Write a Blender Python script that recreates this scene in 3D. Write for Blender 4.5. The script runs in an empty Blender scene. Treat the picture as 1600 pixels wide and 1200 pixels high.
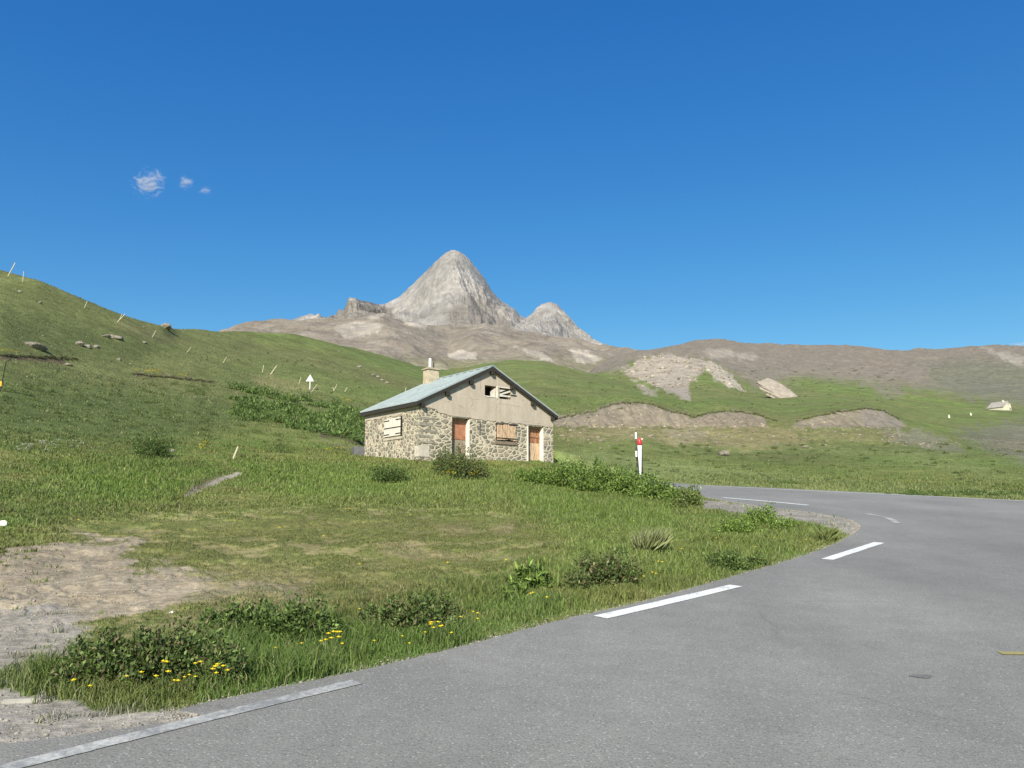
import bpy, bmesh, math, random
import numpy as np
from math import radians, sin, cos, tan, atan, pi
from mathutils import Vector, Matrix
random.seed(7)
rng = np.random.default_rng(11)
scene = bpy.context.scene
COL = scene.collection

# ------------------------------------------------------------------ camera, sky, sun, exposure
F_PX, PITCH, EYE = 1230.0, atan(208 / 1230), 1.8
cam_d = bpy.data.cameras.new('camera')
cam_d.sensor_width = 36; cam_d.lens = 36 * F_PX / 1600
cam_d.clip_start = 0.1; cam_d.clip_end = 60000
cam = bpy.data.objects.new('camera', cam_d); COL.objects.link(cam)
cam.location = (0, 0, EYE); cam.rotation_euler = (pi / 2 + PITCH, 0, 0)
scene.camera = cam
SUN_AZ, SUN_EL = 193.0, 34.0            # clockwise from the view direction
w = bpy.data.worlds.new('World'); scene.world = w; w.use_nodes = True
nt = w.node_tree; nt.nodes.clear()
sky = nt.nodes.new('ShaderNodeTexSky'); sky.sky_type = 'NISHITA'; sky.sun_disc = False
sky.sun_elevation = radians(SUN_EL); sky.sun_rotation = radians(SUN_AZ)
sky.altitude = 2400; sky.air_density = 1.0; sky.dust_density = 0.15; sky.ozone_density = 2.2
hs = nt.nodes.new('ShaderNodeHueSaturation'); hs.inputs['Saturation'].default_value = 1.30; hs.inputs['Hue'].default_value = 0.503
bg = nt.nodes.new('ShaderNodeBackground'); bg.inputs[1].default_value = 0.12
wo = nt.nodes.new('ShaderNodeOutputWorld')
spc = nt.nodes.new('ShaderNodeSeparateColor'); cmb = nt.nodes.new('ShaderNodeCombineColor')
nt.links.new(sky.outputs[0], hs.inputs['Color']); nt.links.new(hs.outputs[0], spc.inputs[0])
for i_, (p_, k_) in enumerate(((1.06, .90), (.86, 1.075), (.515, 1.82))):      # the clear high-altitude blue of this sky, channel by channel
    pw = nt.nodes.new('ShaderNodeMath'); pw.operation = 'POWER'; pw.inputs[1].default_value = p_; ml = nt.nodes.new('ShaderNodeMath'); ml.operation = 'MULTIPLY'; ml.inputs[1].default_value = k_
    nt.links.new(spc.outputs[i_], pw.inputs[0]); nt.links.new(pw.outputs[0], ml.inputs[0]); nt.links.new(ml.outputs[0], cmb.inputs[i_])
nt.links.new(cmb.outputs[0], bg.inputs[0]); nt.links.new(bg.outputs[0], wo.inputs[0])
sd = bpy.data.lights.new('sun', 'SUN'); sd.energy = 5.0; sd.angle = radians(0.5); sd.color = (1.0, 0.92, 0.77)
so = bpy.data.objects.new('sun', sd); COL.objects.link(so)
sdir = Vector((sin(radians(SUN_AZ)) * cos(radians(SUN_EL)), cos(radians(SUN_AZ)) * cos(radians(SUN_EL)), sin(radians(SUN_EL))))
so.rotation_euler = sdir.to_track_quat('Z', 'Y').to_euler(); so.location = (0, -20, 40)
vs = scene.view_settings
vs.view_transform = 'Standard'; vs.look = 'None'; vs.gamma = 1; vs.exposure = 0.55; vs.use_curve_mapping = False

# ------------------------------------------------------------------ noise
_P = np.random.default_rng(3).permutation(256); _P = np.concatenate([_P, _P])
_GR = np.array([[cos(a), sin(a)] for a in np.linspace(0, 2 * pi, 16, endpoint=False)])
def perlin(x, y):
    x = np.asarray(x, float); y = np.asarray(y, float)
    xi = np.floor(x).astype(int); yi = np.floor(y).astype(int); xf = x - xi; yf = y - yi; xi &= 255; yi &= 255
    u = xf * xf * xf * (xf * (xf * 6 - 15) + 10); v = yf * yf * yf * (yf * (yf * 6 - 15) + 10)
    def g(a, b, fx, fy):
        h = _P[_P[a] + b] & 15; return _GR[h, 0] * fx + _GR[h, 1] * fy
    a1 = (xi + 1) & 255; b1 = (yi + 1) & 255
    n00 = g(xi, yi, xf, yf); n10 = g(a1, yi, xf - 1, yf); n01 = g(xi, b1, xf, yf - 1); n11 = g(a1, b1, xf - 1, yf - 1)
    return ((n00 * (1 - u) + n10 * u) * (1 - v) + (n01 * (1 - u) + n11 * u) * v) * 1.5
def fbm(x, y, o=4, g=0.5):
    s = 0; a = 1; t = 0
    for i in range(o):
        s = s + a * perlin(x * 2 ** i + 17.3 * i, y * 2 ** i - 9.1 * i); t += a; a *= g
    return s / t
def ridged(x, y, o=4):
    s = 0; a = 1; t = 0
    for i in range(o):
        s = s + a * (1 - 2 * np.abs(perlin(x * 2 ** i + 5.3 * i, y * 2 ** i + 3.7 * i))); t += a; a *= .5
    return s / t
def smooth(a, b, x):
    t = np.clip((x - a) / (b - a), 0, 1); return t * t * (3 - 2 * t)

# ------------------------------------------------------------------ survey helpers: bearings read off the photograph
CP, SP = cos(PITCH), sin(PITCH)
def tm(u, v):
    u = np.asarray(u, float); v = np.asarray(v, float)
    xc = (u - 800) / F_PX; yc = (600 - v) / F_PX; dy = CP - yc * SP
    return xc / dy, (SP + yc * CP) / dy
def uv(x, y, z):
    z = z - EYE; Fw = np.maximum(y * CP + z * SP, 1e-3); U = -y * SP + z * CP
    return 800 + F_PX * x / Fw, 600 - F_PX * U / Fw
S_ROAD = 0.0866
def plane(x, y): return S_ROAD * y
def on_plane(u, v):
    t, m = tm(u, v); Y = EYE / (S_ROAD - m); return np.array([t * Y, Y]).T

def pchip_rows(X, Y, xq):
    """X,Y: (n,K) knots per row, xq: (n,M)."""
    h = np.diff(X, axis=1); d = np.diff(Y, axis=1) / h
    m = np.zeros_like(Y)
    w1 = 2 * h[:, 1:] + h[:, :-1]; w2 = h[:, 1:] + 2 * h[:, :-1]
    ok = d[:, :-1] * d[:, 1:] > 0
    with np.errstate(divide='ignore', invalid='ignore'):
        hm = (w1 + w2) / (w1 / d[:, :-1] + w2 / d[:, 1:])
    m[:, 1:-1] = np.where(ok, hm, 0); m[:, 0] = d[:, 0]; m[:, -1] = d[:, -1]
    out = np.empty_like(xq)
    for i in range(X.shape[0]):
        k = np.clip(np.searchsorted(X[i], xq[i], 'right') - 1, 0, X.shape[1] - 2)
        hh = h[i, k]; t = (xq[i] - X[i, k]) / hh; t = np.clip(t, 0, 1)
        out[i] = ((2 * t**3 - 3 * t**2 + 1) * Y[i, k] + (t**3 - 2 * t**2 + t) * hh * m[i, k] + (-2 * t**3 + 3 * t**2) * Y[i, k + 1] + (t**3 - t**2) * hh * m[i, k + 1])
    return out

def knot_lines(lines, th):
    """lines: lists of (u,v,Y) -> r (n,K), z (n,K) at bearings th"""
    R = []; Z = []
    for ln in lines:
        a = np.array(ln, float)
        t, m = tm(a[:, 0], a[:, 1]); Y = a[:, 2]; thk = np.arctan(t); o = np.argsort(thk)
        r = Y * np.sqrt(1 + t * t); res = EYE + m * Y - S_ROAD * Y
        g = (th[1] - th[0]) if len(th) > 1 else 1
        rr = np.exp(np.interp(th, thk[o], np.log(r[o]))); ee = np.interp(th, thk[o], res[o])
        R.append(rr); Z.append(ee)
    return np.array(R).T, np.array(Z).T

# ------------------------------------------------------------------ the road outline
def catmull(pts, n=8):
    p = [np.array(q, float) for q in pts]; p = [2 * p[0] - p[1]] + p + [2 * p[-1] - p[-2]]; out = []
    for i in range(1, len(p) - 2):
        for k in range(n):
            t = k / n
            out.append(0.5 * (2 * p[i] + (p[i + 1] - p[i - 1]) * t + (2 * p[i - 1] - 5 * p[i] + 4 * p[i + 1] - p[i + 2]) * t * t + (3 * p[i] - p[i - 1] - 3 * p[i + 1] + p[i + 2]) * t**3))
    out.append(p[-2]); return np.array(out)
inner_px = [(40, 1158), (300, 1102), (560, 1048), (720, 1010), (880, 968), (1010, 938), (1150, 899), (1250, 870), (1310, 847), (1338, 830), (1344, 820), (1318, 809), (1250, 798), (1170, 788), (1105, 777), (1085, 769)]
inner = [(-30, -4), (-12, 1.9)] + [tuple(q) for q in on_plane(*np.array(inner_px, float).T)] + [(7.2, 38), (5.6, 42), (3.4, 47), (-2, 51), (-9, 53)]
outer = [(-9, 60), (0, 57), (5.5, 49.5)] + [tuple(q) for q in on_plane(*np.array([(1078, 756.5), (1180, 761), (1270, 765.5), (1430, 773), (1600, 781.5)], float).T)] + [(27, 24), (36, 10), (38, -8), (30, -30), (-30, -30)]
inner_c = catmull(inner, 10); outer_c = catmull(outer, 6)
jit = np.array([[fbm(np.array([i * .9]), np.array([3.1]))[0], fbm(np.array([i * .9]), np.array([8.1]))[0]] for i in range(len(inner_c))])
inner_c = inner_c + jit * .05
ROADP = np.vstack([inner_c, outer_c])
def in_poly(px, py, poly):
    ins = np.zeros(px.shape, bool); n = len(poly); j = n - 1
    for i in range(n):
        xi, yi = poly[i]; xj, yj = poly[j]
        if yi != yj:
            c = ((yi > py) != (yj > py)) & (px < (xj - xi) * (py - yi) / (yj - yi) + xi)
            ins ^= c
        j = i
    return ins
def dist_line(px, py, pts, closed=False):
    d = np.full(px.shape, 1e9); n = len(pts)
    for i in range(n if closed else n - 1):
        a = pts[i]; b = pts[(i + 1) % n]; ab = (b[0] - a[0], b[1] - a[1]); L = ab[0]**2 + ab[1]**2 + 1e-12
        t = np.clip(((px - a[0]) * ab[0] + (py - a[1]) * ab[1]) / L, 0, 1)
        d = np.minimum(d, (px - a[0] - t * ab[0])**2 + (py - a[1] - t * ab[1])**2)
    return np.sqrt(d)
def sdist(px, py, poly):
    """signed distance, positive inside"""
    d = dist_line(px, py, poly, True); return np.where(in_poly(px, py, poly), d, -d)
def road_sd(x, y):
    out = np.full(x.shape, -50.0); m = (y < 66) & (np.hypot(x, y) < 75)
    if m.any(): out[m] = sdist(x[m], y[m], ROADP)
    return out

# ------------------------------------------------------------------ the lie of the land: contour lines (bearing u,v and depth Y)
def PLN(lst): return [(u, v, float(EYE / (S_ROAD - tm(u, v)[1]))) for u, v in lst]
KL = [
 [(-2500, 1400, 1.5), (800, 1400, 1.5), (4000, 1400, 1.5)],
 [(-2500, 900, 6), (-600, 880, 10), (0, 850, 14.8), (300, 850, 16), (600, 850, 19), (800, 830, 21), (950, 800, 26), (1050, 775, 33)] + [(1085, 757.5, 39)] + [(1180, 761, 37), (1270, 765.5, 34), (1430, 773, 31), (1600, 781, 28), (2200, 820, 18), (4000, 900, 9)],
 [(-2500, 800, 9), (-600, 800, 15), (0, 790, 21), (300, 790, 24), (600, 766, 29), (800, 752, 34), (900, 748, 42), (1000, 746, 45), (1090, 751, 44), (1180, 755, 41), (1270, 759, 38), (1430, 766, 35), (1600, 773, 32), (2200, 810, 21), (4000, 880, 11)],
 [(-2500, 740, 16), (-600, 740, 24), (0, 700, 33), (200, 710, 36), (400, 716, 38), (570, 714, 40.5), (655, 720, 37.3), (760, 717, 41), (865, 716, 44), (910, 724, 52), (1000, 730, 54), (1100, 736, 54), (1300, 745, 50), (1600, 764, 38), (2200, 790, 26), (4000, 850, 14)],
 [(-2500, 660, 26), (-600, 680, 36), (0, 620, 50), (200, 640, 58), (300, 650, 60), (400, 655, 66), (500, 672, 62), (570, 692, 55), (655, 690, 60), (760, 700, 60), (865, 702, 61), (900, 704, 63), (1000, 706, 68), (1100, 708, 74), (1240, 706, 80), (1400, 712, 76), (1500, 722, 68), (1600, 738, 57), (2200, 765, 38), (4000, 820, 20)],
 [(-2500, 560, 38), (-600, 580, 52), (0, 563, 64), (100, 580, 74), (200, 592, 82), (300, 594, 92), (400, 600, 105), (484, 608, 105), (570, 625, 105), (655, 640, 100), (760, 650, 95), (865, 668, 85), (1000, 667, 92), (1100, 666, 98), (1220, 667, 104), (1300, 669, 108), (1400, 671, 112), (1500, 688, 110), (1600, 708, 90), (2200, 735, 60), (4000, 800, 30)],
 [(-2500, 545, 41), (-600, 566, 54), (0, 555, 68), (100, 568, 79), (200, 577, 88), (300, 574, 100), (400, 580, 120), (484, 590, 120), (570, 605, 120), (655, 625, 115), (760, 640, 108), (865, 666, 93), (1000, 665.5, 99), (1100, 664.5, 105), (1220, 665.5, 111), (1300, 667.5, 115), (1400, 669, 121), (1500, 680, 125), (1600, 698, 102), (2200, 730, 68), (4000, 790, 34)],
 [(-2500, 420, 58), (-600, 460, 75), (0, 490, 85), (100, 513, 92), (200, 530, 102), (300, 542, 125), (400, 550, 150), (500, 565, 160), (570, 582, 165), (655, 605, 160), (760, 625, 145), (865, 650, 100), (900, 645, 101), (945, 634, 104), (975, 628, 106), (1010, 629, 107), (1050, 642, 109), (1085, 651, 111), (1110, 644, 113), (1140, 641, 114), (1180, 646, 116), (1215, 658, 119), (1240, 659, 120), (1270, 650, 121), (1310, 643, 124), (1350, 637, 128), (1380, 641, 130), (1410, 655, 135), (1440, 660, 142), (1500, 668, 155), (1600, 684, 130), (2200, 710, 85), (4000, 770, 45)],
 [(-2500, 150, 90), (-600, 255, 122), (-300, 325, 116), (-120, 378, 111), (0, 421, 110), (60, 437, 110), (100, 455, 112), (170, 483, 115), (215, 499, 119), (258, 510, 125), (275, 515, 135), (300, 515, 145), (400, 518, 180), (460, 523, 190), (520, 538, 200), (570, 549, 215), (640, 567, 250), (690, 579, 300), (720, 576, 360), (760, 567, 390), (800, 562, 400), (850, 564, 400), (900, 577, 380), (950, 592, 350), (1000, 602, 320), (1100, 612, 260), (1200, 622, 250), (1300, 617, 290), (1400, 630, 300), (1500, 642, 325), (1560, 641, 332), (1600, 643, 330), (2200, 650, 250), (4000, 700, 120)],
 [(-2500, 170, 120), (-600, 262, 165), (-120, 385, 150), (0, 428, 150), (100, 462, 155), (170, 490, 160), (258, 522, 180), (300, 530, 220), (400, 540, 280), (520, 560, 300), (640, 590, 380), (690, 600, 420), (800, 590, 600), (850, 590, 580), (900, 588, 500), (940, 582, 460), (975, 566, 440), (1000, 559, 430), (1050, 556, 430), (1100, 567, 420), (1135, 581, 400), (1160, 604, 370), (1190, 616, 350), (1240, 610, 400), (1300, 600, 480), (1400, 614, 450), (1500, 622, 480), (1600, 618, 480), (2200, 620, 350), (4000, 640, 200)],
 [(-2500, 250, 200), (-120, 440, 260), (170, 540, 260), (400, 590, 480), (640, 640, 600), (800, 640, 800), (900, 600, 700), (960, 580, 560), (1000, 566, 540), (1050, 564, 540), (1100, 572, 520), (1150, 594, 480), (1190, 608, 460), (1240, 603, 500), (1300, 592, 600), (1400, 600, 600), (1500, 600, 620), (1600, 596, 620), (2200, 590, 450), (4000, 600, 260)],
 [(-2500, 350, 400), (170, 600, 500), (640, 680, 900), (860, 650, 1300), (900, 605, 1400), (930, 572, 1450), (960, 556, 1450), (1000, 549, 1450), (1040, 546, 1450), (1065, 540, 1450), (1090, 532, 1450), (1115, 529, 1450), (1150, 535, 1450), (1200, 538, 1450), (1230, 540, 1450), (1300, 539, 1450), (1350, 541, 1450), (1385, 547, 1450), (1440, 544, 1450), (1500, 541, 1450), (1600, 540, 1450), (2200, 520, 1400), (4000, 520, 1000)],
 [(-2500, 450, 900), (170, 640, 900), (640, 720, 1400), (930, 640, 1800), (1040, 575, 1900), (1600, 565, 1900), (2200, 560, 1900), (4000, 560, 1500)],
]
ROWS_A = [270, 120, 90, 70, 50, 16, 44, 84, 50, 22, 70, 6]
TH_T = np.radians(np.linspace(-72, 72, 1441))
LR_T = np.linspace(math.log(.6), math.log(1700), 1500)
def smooth_th(A, k):
    ker = np.hanning(k + 2)[1:-1]; ker /= ker.sum(); pad = k // 2
    B = np.pad(A, ((pad, pad), (0, 0)), mode='edge')
    return np.array([np.convolve(B[:, j], ker, 'valid') for j in range(A.shape[1])]).T
RK, EK = knot_lines(KL, TH_T)
RK = np.exp(smooth_th(np.log(RK), 9)); EK = smooth_th(EK, 7)
for k in range(1, RK.shape[1]): RK[:, k] = np.maximum(RK[:, k], RK[:, k - 1] * 1.02)
EK[:, 0] = 0; EK[:, 1] = 0
def lin_rows(X, Y, xq): return np.array([np.interp(xq[i], X[i], Y[i]) for i in range(len(X))])
TAB = lin_rows(RK, EK, np.tile(np.exp(LR_T), (len(TH_T), 1)))
_k = np.hanning(7)[1:-1]; _k /= _k.sum(); TAB = np.array([np.convolve(np.pad(q, 2, mode='edge'), _k, 'valid') for q in TAB])
def ground(x, y, detail=True):
    x = np.asarray(x, float); y = np.asarray(y, float); sh = x.shape; x = x.ravel(); y = y.ravel()
    th = np.arctan2(x, y); r = np.hypot(x, y); lr = np.clip(np.log(np.maximum(r, .6)), LR_T[0], LR_T[-1] - 1e-6)
    thc = np.clip(th, TH_T[0], TH_T[-1] - 1e-9)
    a = (thc - TH_T[0]) / (TH_T[1] - TH_T[0]); b = (lr - LR_T[0]) / (LR_T[1] - LR_T[0])
    i = np.minimum(a.astype(int), len(TH_T) - 2); j = np.minimum(b.astype(int), len(LR_T) - 2); a -= i; b -= j
    e = TAB[i, j] * (1 - a) * (1 - b) + TAB[i + 1, j] * a * (1 - b) + TAB[i, j + 1] * (1 - a) * b + TAB[i + 1, j + 1] * a * b
    e *= 1 - smooth(radians(75), radians(150), np.abs(th))
    sd_ = road_sd(x, y); off = 1 - smooth(-2.2, -.2, sd_)
    if detail:
        n = fbm(x / 2.3, y / 2.3, 3) * .05 + fbm(x / 9, y / 9, 3) * .14 * smooth(8, 20, r)
        n = n + fbm(x / 30, y / 30, 4) * .9 * smooth(45, 110, r) + fbm(x / 90 + 3, y / 90, 5) * 3.2 * smooth(180, 500, r) + ridged(x / 200, y / 420, 5) * 5 * smooth(520, 900, r)
        n = n - smooth(480, 900, r) * 1.5
        hm = smooth(8, 11, r) * (1 - smooth(22, 28, r)) * (th < .12); n = n + hm * .045 * smooth(-.12, .15, -fbm(x / .8 + 60, y / .8, 4, .6))
        bz = smooth(.05, .08, th) * smooth(90, 97, r) * (1 - smooth(128, 140, r)); n = n + bz * (ridged(x / 2.0 + y / 30, y / 11, 4) * .5 - .25)
        n = n + smooth(560, 900, r) * (ridged(x / 60 + y / 500, y / 260 + 3, 5) * 6 - 3.5)
        hl = smooth(.12, .15, th) * (1 - smooth(.28, .31, th)) * smooth(330, 380, r) * (1 - smooth(470, 520, r)); n = n + hl * (ridged(x / 16 + y / 60, y / 40, 4) * 2.6 - 1.2)
    else: n = 0
    e = (e + n) * off - .05 * smooth(.0, .16, sd_) - .012 * smooth(-.3, -.0, sd_)
    return (S_ROAD * y + e).reshape(sh)
def hit(u, v, y0=3.0, y1=1500.0):
    """where the sight line through a bearing meets the ground"""
    t, m = tm(u, v); Y = np.exp(np.linspace(math.log(y0), math.log(y1), 5000))
    g = ground(t * Y, Y); below = EYE + m * Y < g; k = int(np.argmax(below)) if below.any() else len(Y) - 1
    return Vector((float(t * Y[k]), float(Y[k]), float(g[k])))

# ------------------------------------------------------------------ object helpers
def mesh_np(name, V, Fc, mat=None, parent=None, col=None, smooth_=False, attrs=None, matidx=None):
    V = np.asarray(V, np.float32); Fc = np.asarray(Fc, np.int32); me = bpy.data.meshes.new(name); k = Fc.shape[1]
    me.vertices.add(len(V)); me.vertices.foreach_set('co', V.ravel())
    me.loops.add(Fc.size); me.loops.foreach_set('vertex_index', Fc.ravel())
    me.polygons.add(len(Fc)); me.polygons.foreach_set('loop_start', np.arange(0, Fc.size, k, dtype=np.int32))
    try: me.polygons.foreach_set('loop_total', np.full(len(Fc), k, np.int32))
    except Exception: pass
    me.update(calc_edges=True)
    if col is not None:
        at = me.color_attributes.new('tint', 'FLOAT_COLOR', 'POINT')
        c4 = np.ones((len(V), 4), np.float32); c4[:, :3] = col; at.data.foreach_set('color', c4.ravel())
    for nm, a in (attrs or {}).items():
        at = me.attributes.new(nm, 'FLOAT', 'POINT'); at.data.foreach_set('value', np.asarray(a, np.float32))
    if smooth_: me.polygons.foreach_set('use_smooth', np.ones(len(Fc), bool))
    if mat: me.materials.append(mat)
    me.validate()
    o = bpy.data.objects.new(name, me); COL.objects.link(o)
    if parent: o.parent = parent
    return o
def obj(name, bm, mat, parent=None, smooth_=False):
    me = bpy.data.meshes.new(name); bmesh.ops.recalc_face_normals(bm, faces=bm.faces[:]); bm.to_mesh(me); bm.free()
    if smooth_:
        for p in me.polygons: p.use_smooth = True
    if mat: me.materials.append(mat)
    o = bpy.data.objects.new(name, me); COL.objects.link(o)
    if parent: o.parent = parent
    return o
def tag(o, label=None, cat=None, group=None, kind=None):
    if label: o['label'] = label
    if cat: o['category'] = cat
    if group: o['group'] = group
    if kind: o['kind'] = kind
    return o
def thing(name, label, cat, loc, rotz=0, group=None):
    o = bpy.data.objects.new(name, None); COL.objects.link(o); o.location = loc; o.rotation_euler = (0, 0, rotz); o.empty_display_size = .2
    return tag(o, label, cat, group)
def struct(o): o['kind'] = 'structure'; return o
def box(bm, a, b, bevel=0, jitter=0, rot=None):
    a = Vector(a); b = Vector(b); c = (a + b) / 2; s = b - a
    r = bmesh.ops.create_cube(bm, size=1); vs_ = r['verts']
    bmesh.ops.scale(bm, vec=(abs(s.x), abs(s.y), abs(s.z)), verts=vs_)
    if jitter:
        for q in vs_: q.co += Vector([random.uniform(-jitter, jitter) for _ in range(3)])
    if rot is not None: bmesh.ops.transform(bm, matrix=rot, verts=vs_)
    bmesh.ops.translate(bm, vec=c, verts=vs_)
    if bevel:
        es = list({e for q in vs_ for e in q.link_edges}); bmesh.ops.bevel(bm, geom=es, offset=bevel, segments=2, affect='EDGES')
    return vs_
def prism(bm, pts, y0, y1):
    """polygon in x,z extruded along y"""
    A = [bm.verts.new((p[0], y0, p[1])) for p in pts]; B = [bm.verts.new((p[0], y1, p[1])) for p in pts]; n = len(pts)
    bm.faces.new(A); bm.faces.new(B[::-1])
    for i in range(n): bm.faces.new((A[i], B[i], B[(i + 1) % n], A[(i + 1) % n]))
def tube(bm, p0, p1, r0, r1=None, n=10):
    p0 = Vector(p0); p1 = Vector(p1); r1 = r0 if r1 is None else r1; d = (p1 - p0)
    q = d.to_track_quat('Z', 'Y'); A = []; B = []
    for i in range(n):
        a = 2 * pi * i / n; v = q @ Vector((cos(a), sin(a), 0)); A.append(bm.verts.new(p0 + v * r0)); B.append(bm.verts.new(p1 + v * r1))
    for i in range(n): bm.faces.new((A[i], A[(i + 1) % n], B[(i + 1) % n], B[i]))
    bm.faces.new(A[::-1]); bm.faces.new(B)

# ------------------------------------------------------------------ materials
class N:
    def __init__(s, name, rough=.9, spec=.2):
        s.m = bpy.data.materials.new(name); s.m.use_nodes = True; s.t = s.m.node_tree; s.b = s.t.nodes['Principled BSDF']
        s.b.inputs['Roughness'].default_value = rough; s.b.inputs['Specular IOR Level'].default_value = spec
        s.tc = s.t.nodes.new('ShaderNodeTexCoord').outputs['Object']; s.geo = s.t.nodes.new('ShaderNodeNewGeometry').outputs['Position']
    def n(s, typ, **kw):
        x = s.t.nodes.new(typ)
        for k, v in kw.items(): setattr(x, k, v)
        return x
    def link(s, a, b): s.t.links.new(a, b)
    def scaled(s, vec, sc):
        mp = s.n('ShaderNodeMapping'); mp.inputs['Scale'].default_value = sc; s.link(vec, mp.inputs[0]); return mp.outputs[0]
    def noise(s, scale, detail=4, rough=.5, vec=None, out='Fac'):
        x = s.n('ShaderNodeTexNoise'); x.inputs['Scale'].default_value = scale; x.inputs['Detail'].default_value = detail; x.inputs['Roughness'].default_value = rough
        s.link(vec or s.geo, x.inputs['Vector']); return x.outputs[out]
    def vor(s, scale, feature='F1', vec=None, rand=1):
        x = s.n('ShaderNodeTexVoronoi', feature=feature); x.inputs['Scale'].default_value = scale; x.inputs['Randomness'].default_value = rand
        s.link(vec or s.geo, x.inputs['Vector']); return x
    def ramp(s, fac, stops):
        x = s.n('ShaderNodeValToRGB'); e = x.color_ramp.elements
        while len(e) < len(stops): e.new(.5)
        for k, (p, c) in enumerate(stops): e[k].position = p; e[k].color = (*(c if isinstance(c, tuple) else (c, c, c)), 1)
        s.link(fac, x.inputs[0]); return x.outputs[0]
    def mix(s, fac, a, b, mode='MIX'):
        x = s.n('ShaderNodeMix', data_type='RGBA', blend_type=mode)
        for sock, val in ((x.inputs[0], fac), (x.inputs[6], a), (x.inputs[7], b)):
            if hasattr(val, 'is_linked'): s.link(val, sock)
            elif isinstance(val, (int, float)): sock.default_value = val
            else: sock.default_value = (*val, 1)
        return x.outputs[2]
    def math(s, op, a, b=0.0):
        x = s.n('ShaderNodeMath', operation=op)
        for sock, val in ((x.inputs[0], a), (x.inputs[1], b)):
            if hasattr(val, 'is_linked'): s.link(val, sock)
            else: sock.default_value = val
        return x.outputs[0]
    def attr(s, name, out='Color'):
        x = s.n('ShaderNodeAttribute', attribute_name=name); return x.outputs[out]
    def bump(s, h, strength=.5, dist=.02):
        x = s.n('ShaderNodeBump'); x.inputs['Strength'].default_value = strength; x.inputs['Distance'].default_value = dist
        s.link(h, x.inputs['Height']); s.link(x.outputs[0], s.b.inputs['Normal']); return x
    def color(s, c):
        if hasattr(c, 'is_linked'): s.link(c, s.b.inputs['Base Color'])
        else: s.b.inputs['Base Color'].default_value = (*c, 1)
        return s
def simple(name, c, rough=.8, var=.15, sc=8, spec=.3, metal=0, bump=0):
    n = N(name, rough, spec); k = n.noise(sc, 5, .6, vec=n.tc)
    n.color(n.mix(1.0, c, n.ramp(k, [(.3, 1 - var), (.7, 1 + var)]), 'MULTIPLY')); n.b.inputs['Metallic'].default_value = metal
    if bump: n.bump(k, .6, bump)
    return n.m

def terrain_mat(name, s1, s2, s3, amp=.35, bdist=.1):
    n = N(name, .95, .1); c = n.attr('tint')
    a = n.noise(s1, 6, .65); b = n.noise(s2, 5, .6); d = n.noise(s3, 4, .6)
    f = n.ramp(a, [(.3, 1 - amp), (.7, 1 + amp)]); g = n.ramp(b, [(.3, 1 - amp * .7), (.7, 1 + amp * .7)]); h = n.ramp(d, [(.35, .88), (.65, 1.12)])
    e = n.noise(s1 * .05, 7, .7); c = n.mix(1.0, c, n.ramp(e, [(.3, 1 - amp * .6), (.7, 1 + amp * .6)]), 'MULTIPLY')
    c = n.mix(1.0, c, f, 'MULTIPLY'); c = n.mix(1.0, c, g, 'MULTIPLY'); c = n.mix(1.0, c, h, 'MULTIPLY'); n.color(c)
    hh = n.math('ADD', a, n.math('MULTIPLY', b, .5)); n.bump(hh, .8, bdist); return n.m
M = {}
M['ground'] = terrain_mat('ground', 9, 1.3, .12, .35, .05)
M['ridge'] = terrain_mat('far_slope', .09, .02, .006, .22, 3)
M['peak'] = terrain_mat('pale_limestone', .04, .012, .004, .2, 9)

n = N('asphalt', .85, .3)
v1 = n.vor(110); v2 = n.vor(42)
big = n.noise(.35, 5, .6); fine = n.noise(90, 3, .7); mid = n.noise(3, 4, .6)
spk = n.ramp(n.math('MULTIPLY', n.ramp(v2.outputs['Distance'], [(.15, 1.0), (.45, .0)]), n.ramp(v2.outputs['Color'], [(.68, .0), (.80, 1.0)])), [(.25, .0), (.6, 1.0)])
drk = n.ramp(v1.outputs['Color'], [(.0, .45), (.45, 1.0)])
c = n.ramp(big, [(.3, (.205, .203, .183)), (.7, (.245, .240, .215))])
c = n.mix(1.0, c, n.ramp(mid, [(.3, .93), (.7, 1.07)]), 'MULTIPLY'); c = n.mix(1.0, c, n.ramp(fine, [(.3, .75), (.7, 1.25)]), 'MULTIPLY'); c = n.mix(.8, c, drk, 'MULTIPLY')
c = n.mix(n.math('MULTIPLY', spk, .45), c, (.52, .51, .47))
tr = n.noise(.5, 3, .5, vec=n.scaled(n.geo, (1, .25, 1))); c = n.mix(.7, c, n.ramp(tr, [(.35, .88), (.6, 1.08)]), 'MULTIPLY')
wv3 = n.mix(.5, n.geo, n.noise(1.4, 5, .65, out='Color'), 'ADD'); cr = n.vor(.28, 'DISTANCE_TO_EDGE', vec=wv3); ck = n.math('MULTIPLY', n.ramp(cr.outputs['Distance'], [(.0, 1.0), (.006, .0)]), n.ramp(n.noise(.4, 3, .5), [(.50, .0), (.58, 1.0)]))
c = n.mix(n.math('MULTIPLY', ck, .4), c, (.10, .10, .09)); sb = n.ramp(n.noise(.12, 4, .55), [(.35, .90), (.65, 1.07)]); c = n.mix(1.0, c, sb, 'MULTIPLY')
n.color(c); n.bump(n.math('ADD', fine, v2.outputs['Distance']), .5, .006); M['asphalt'] = n.m

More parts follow.
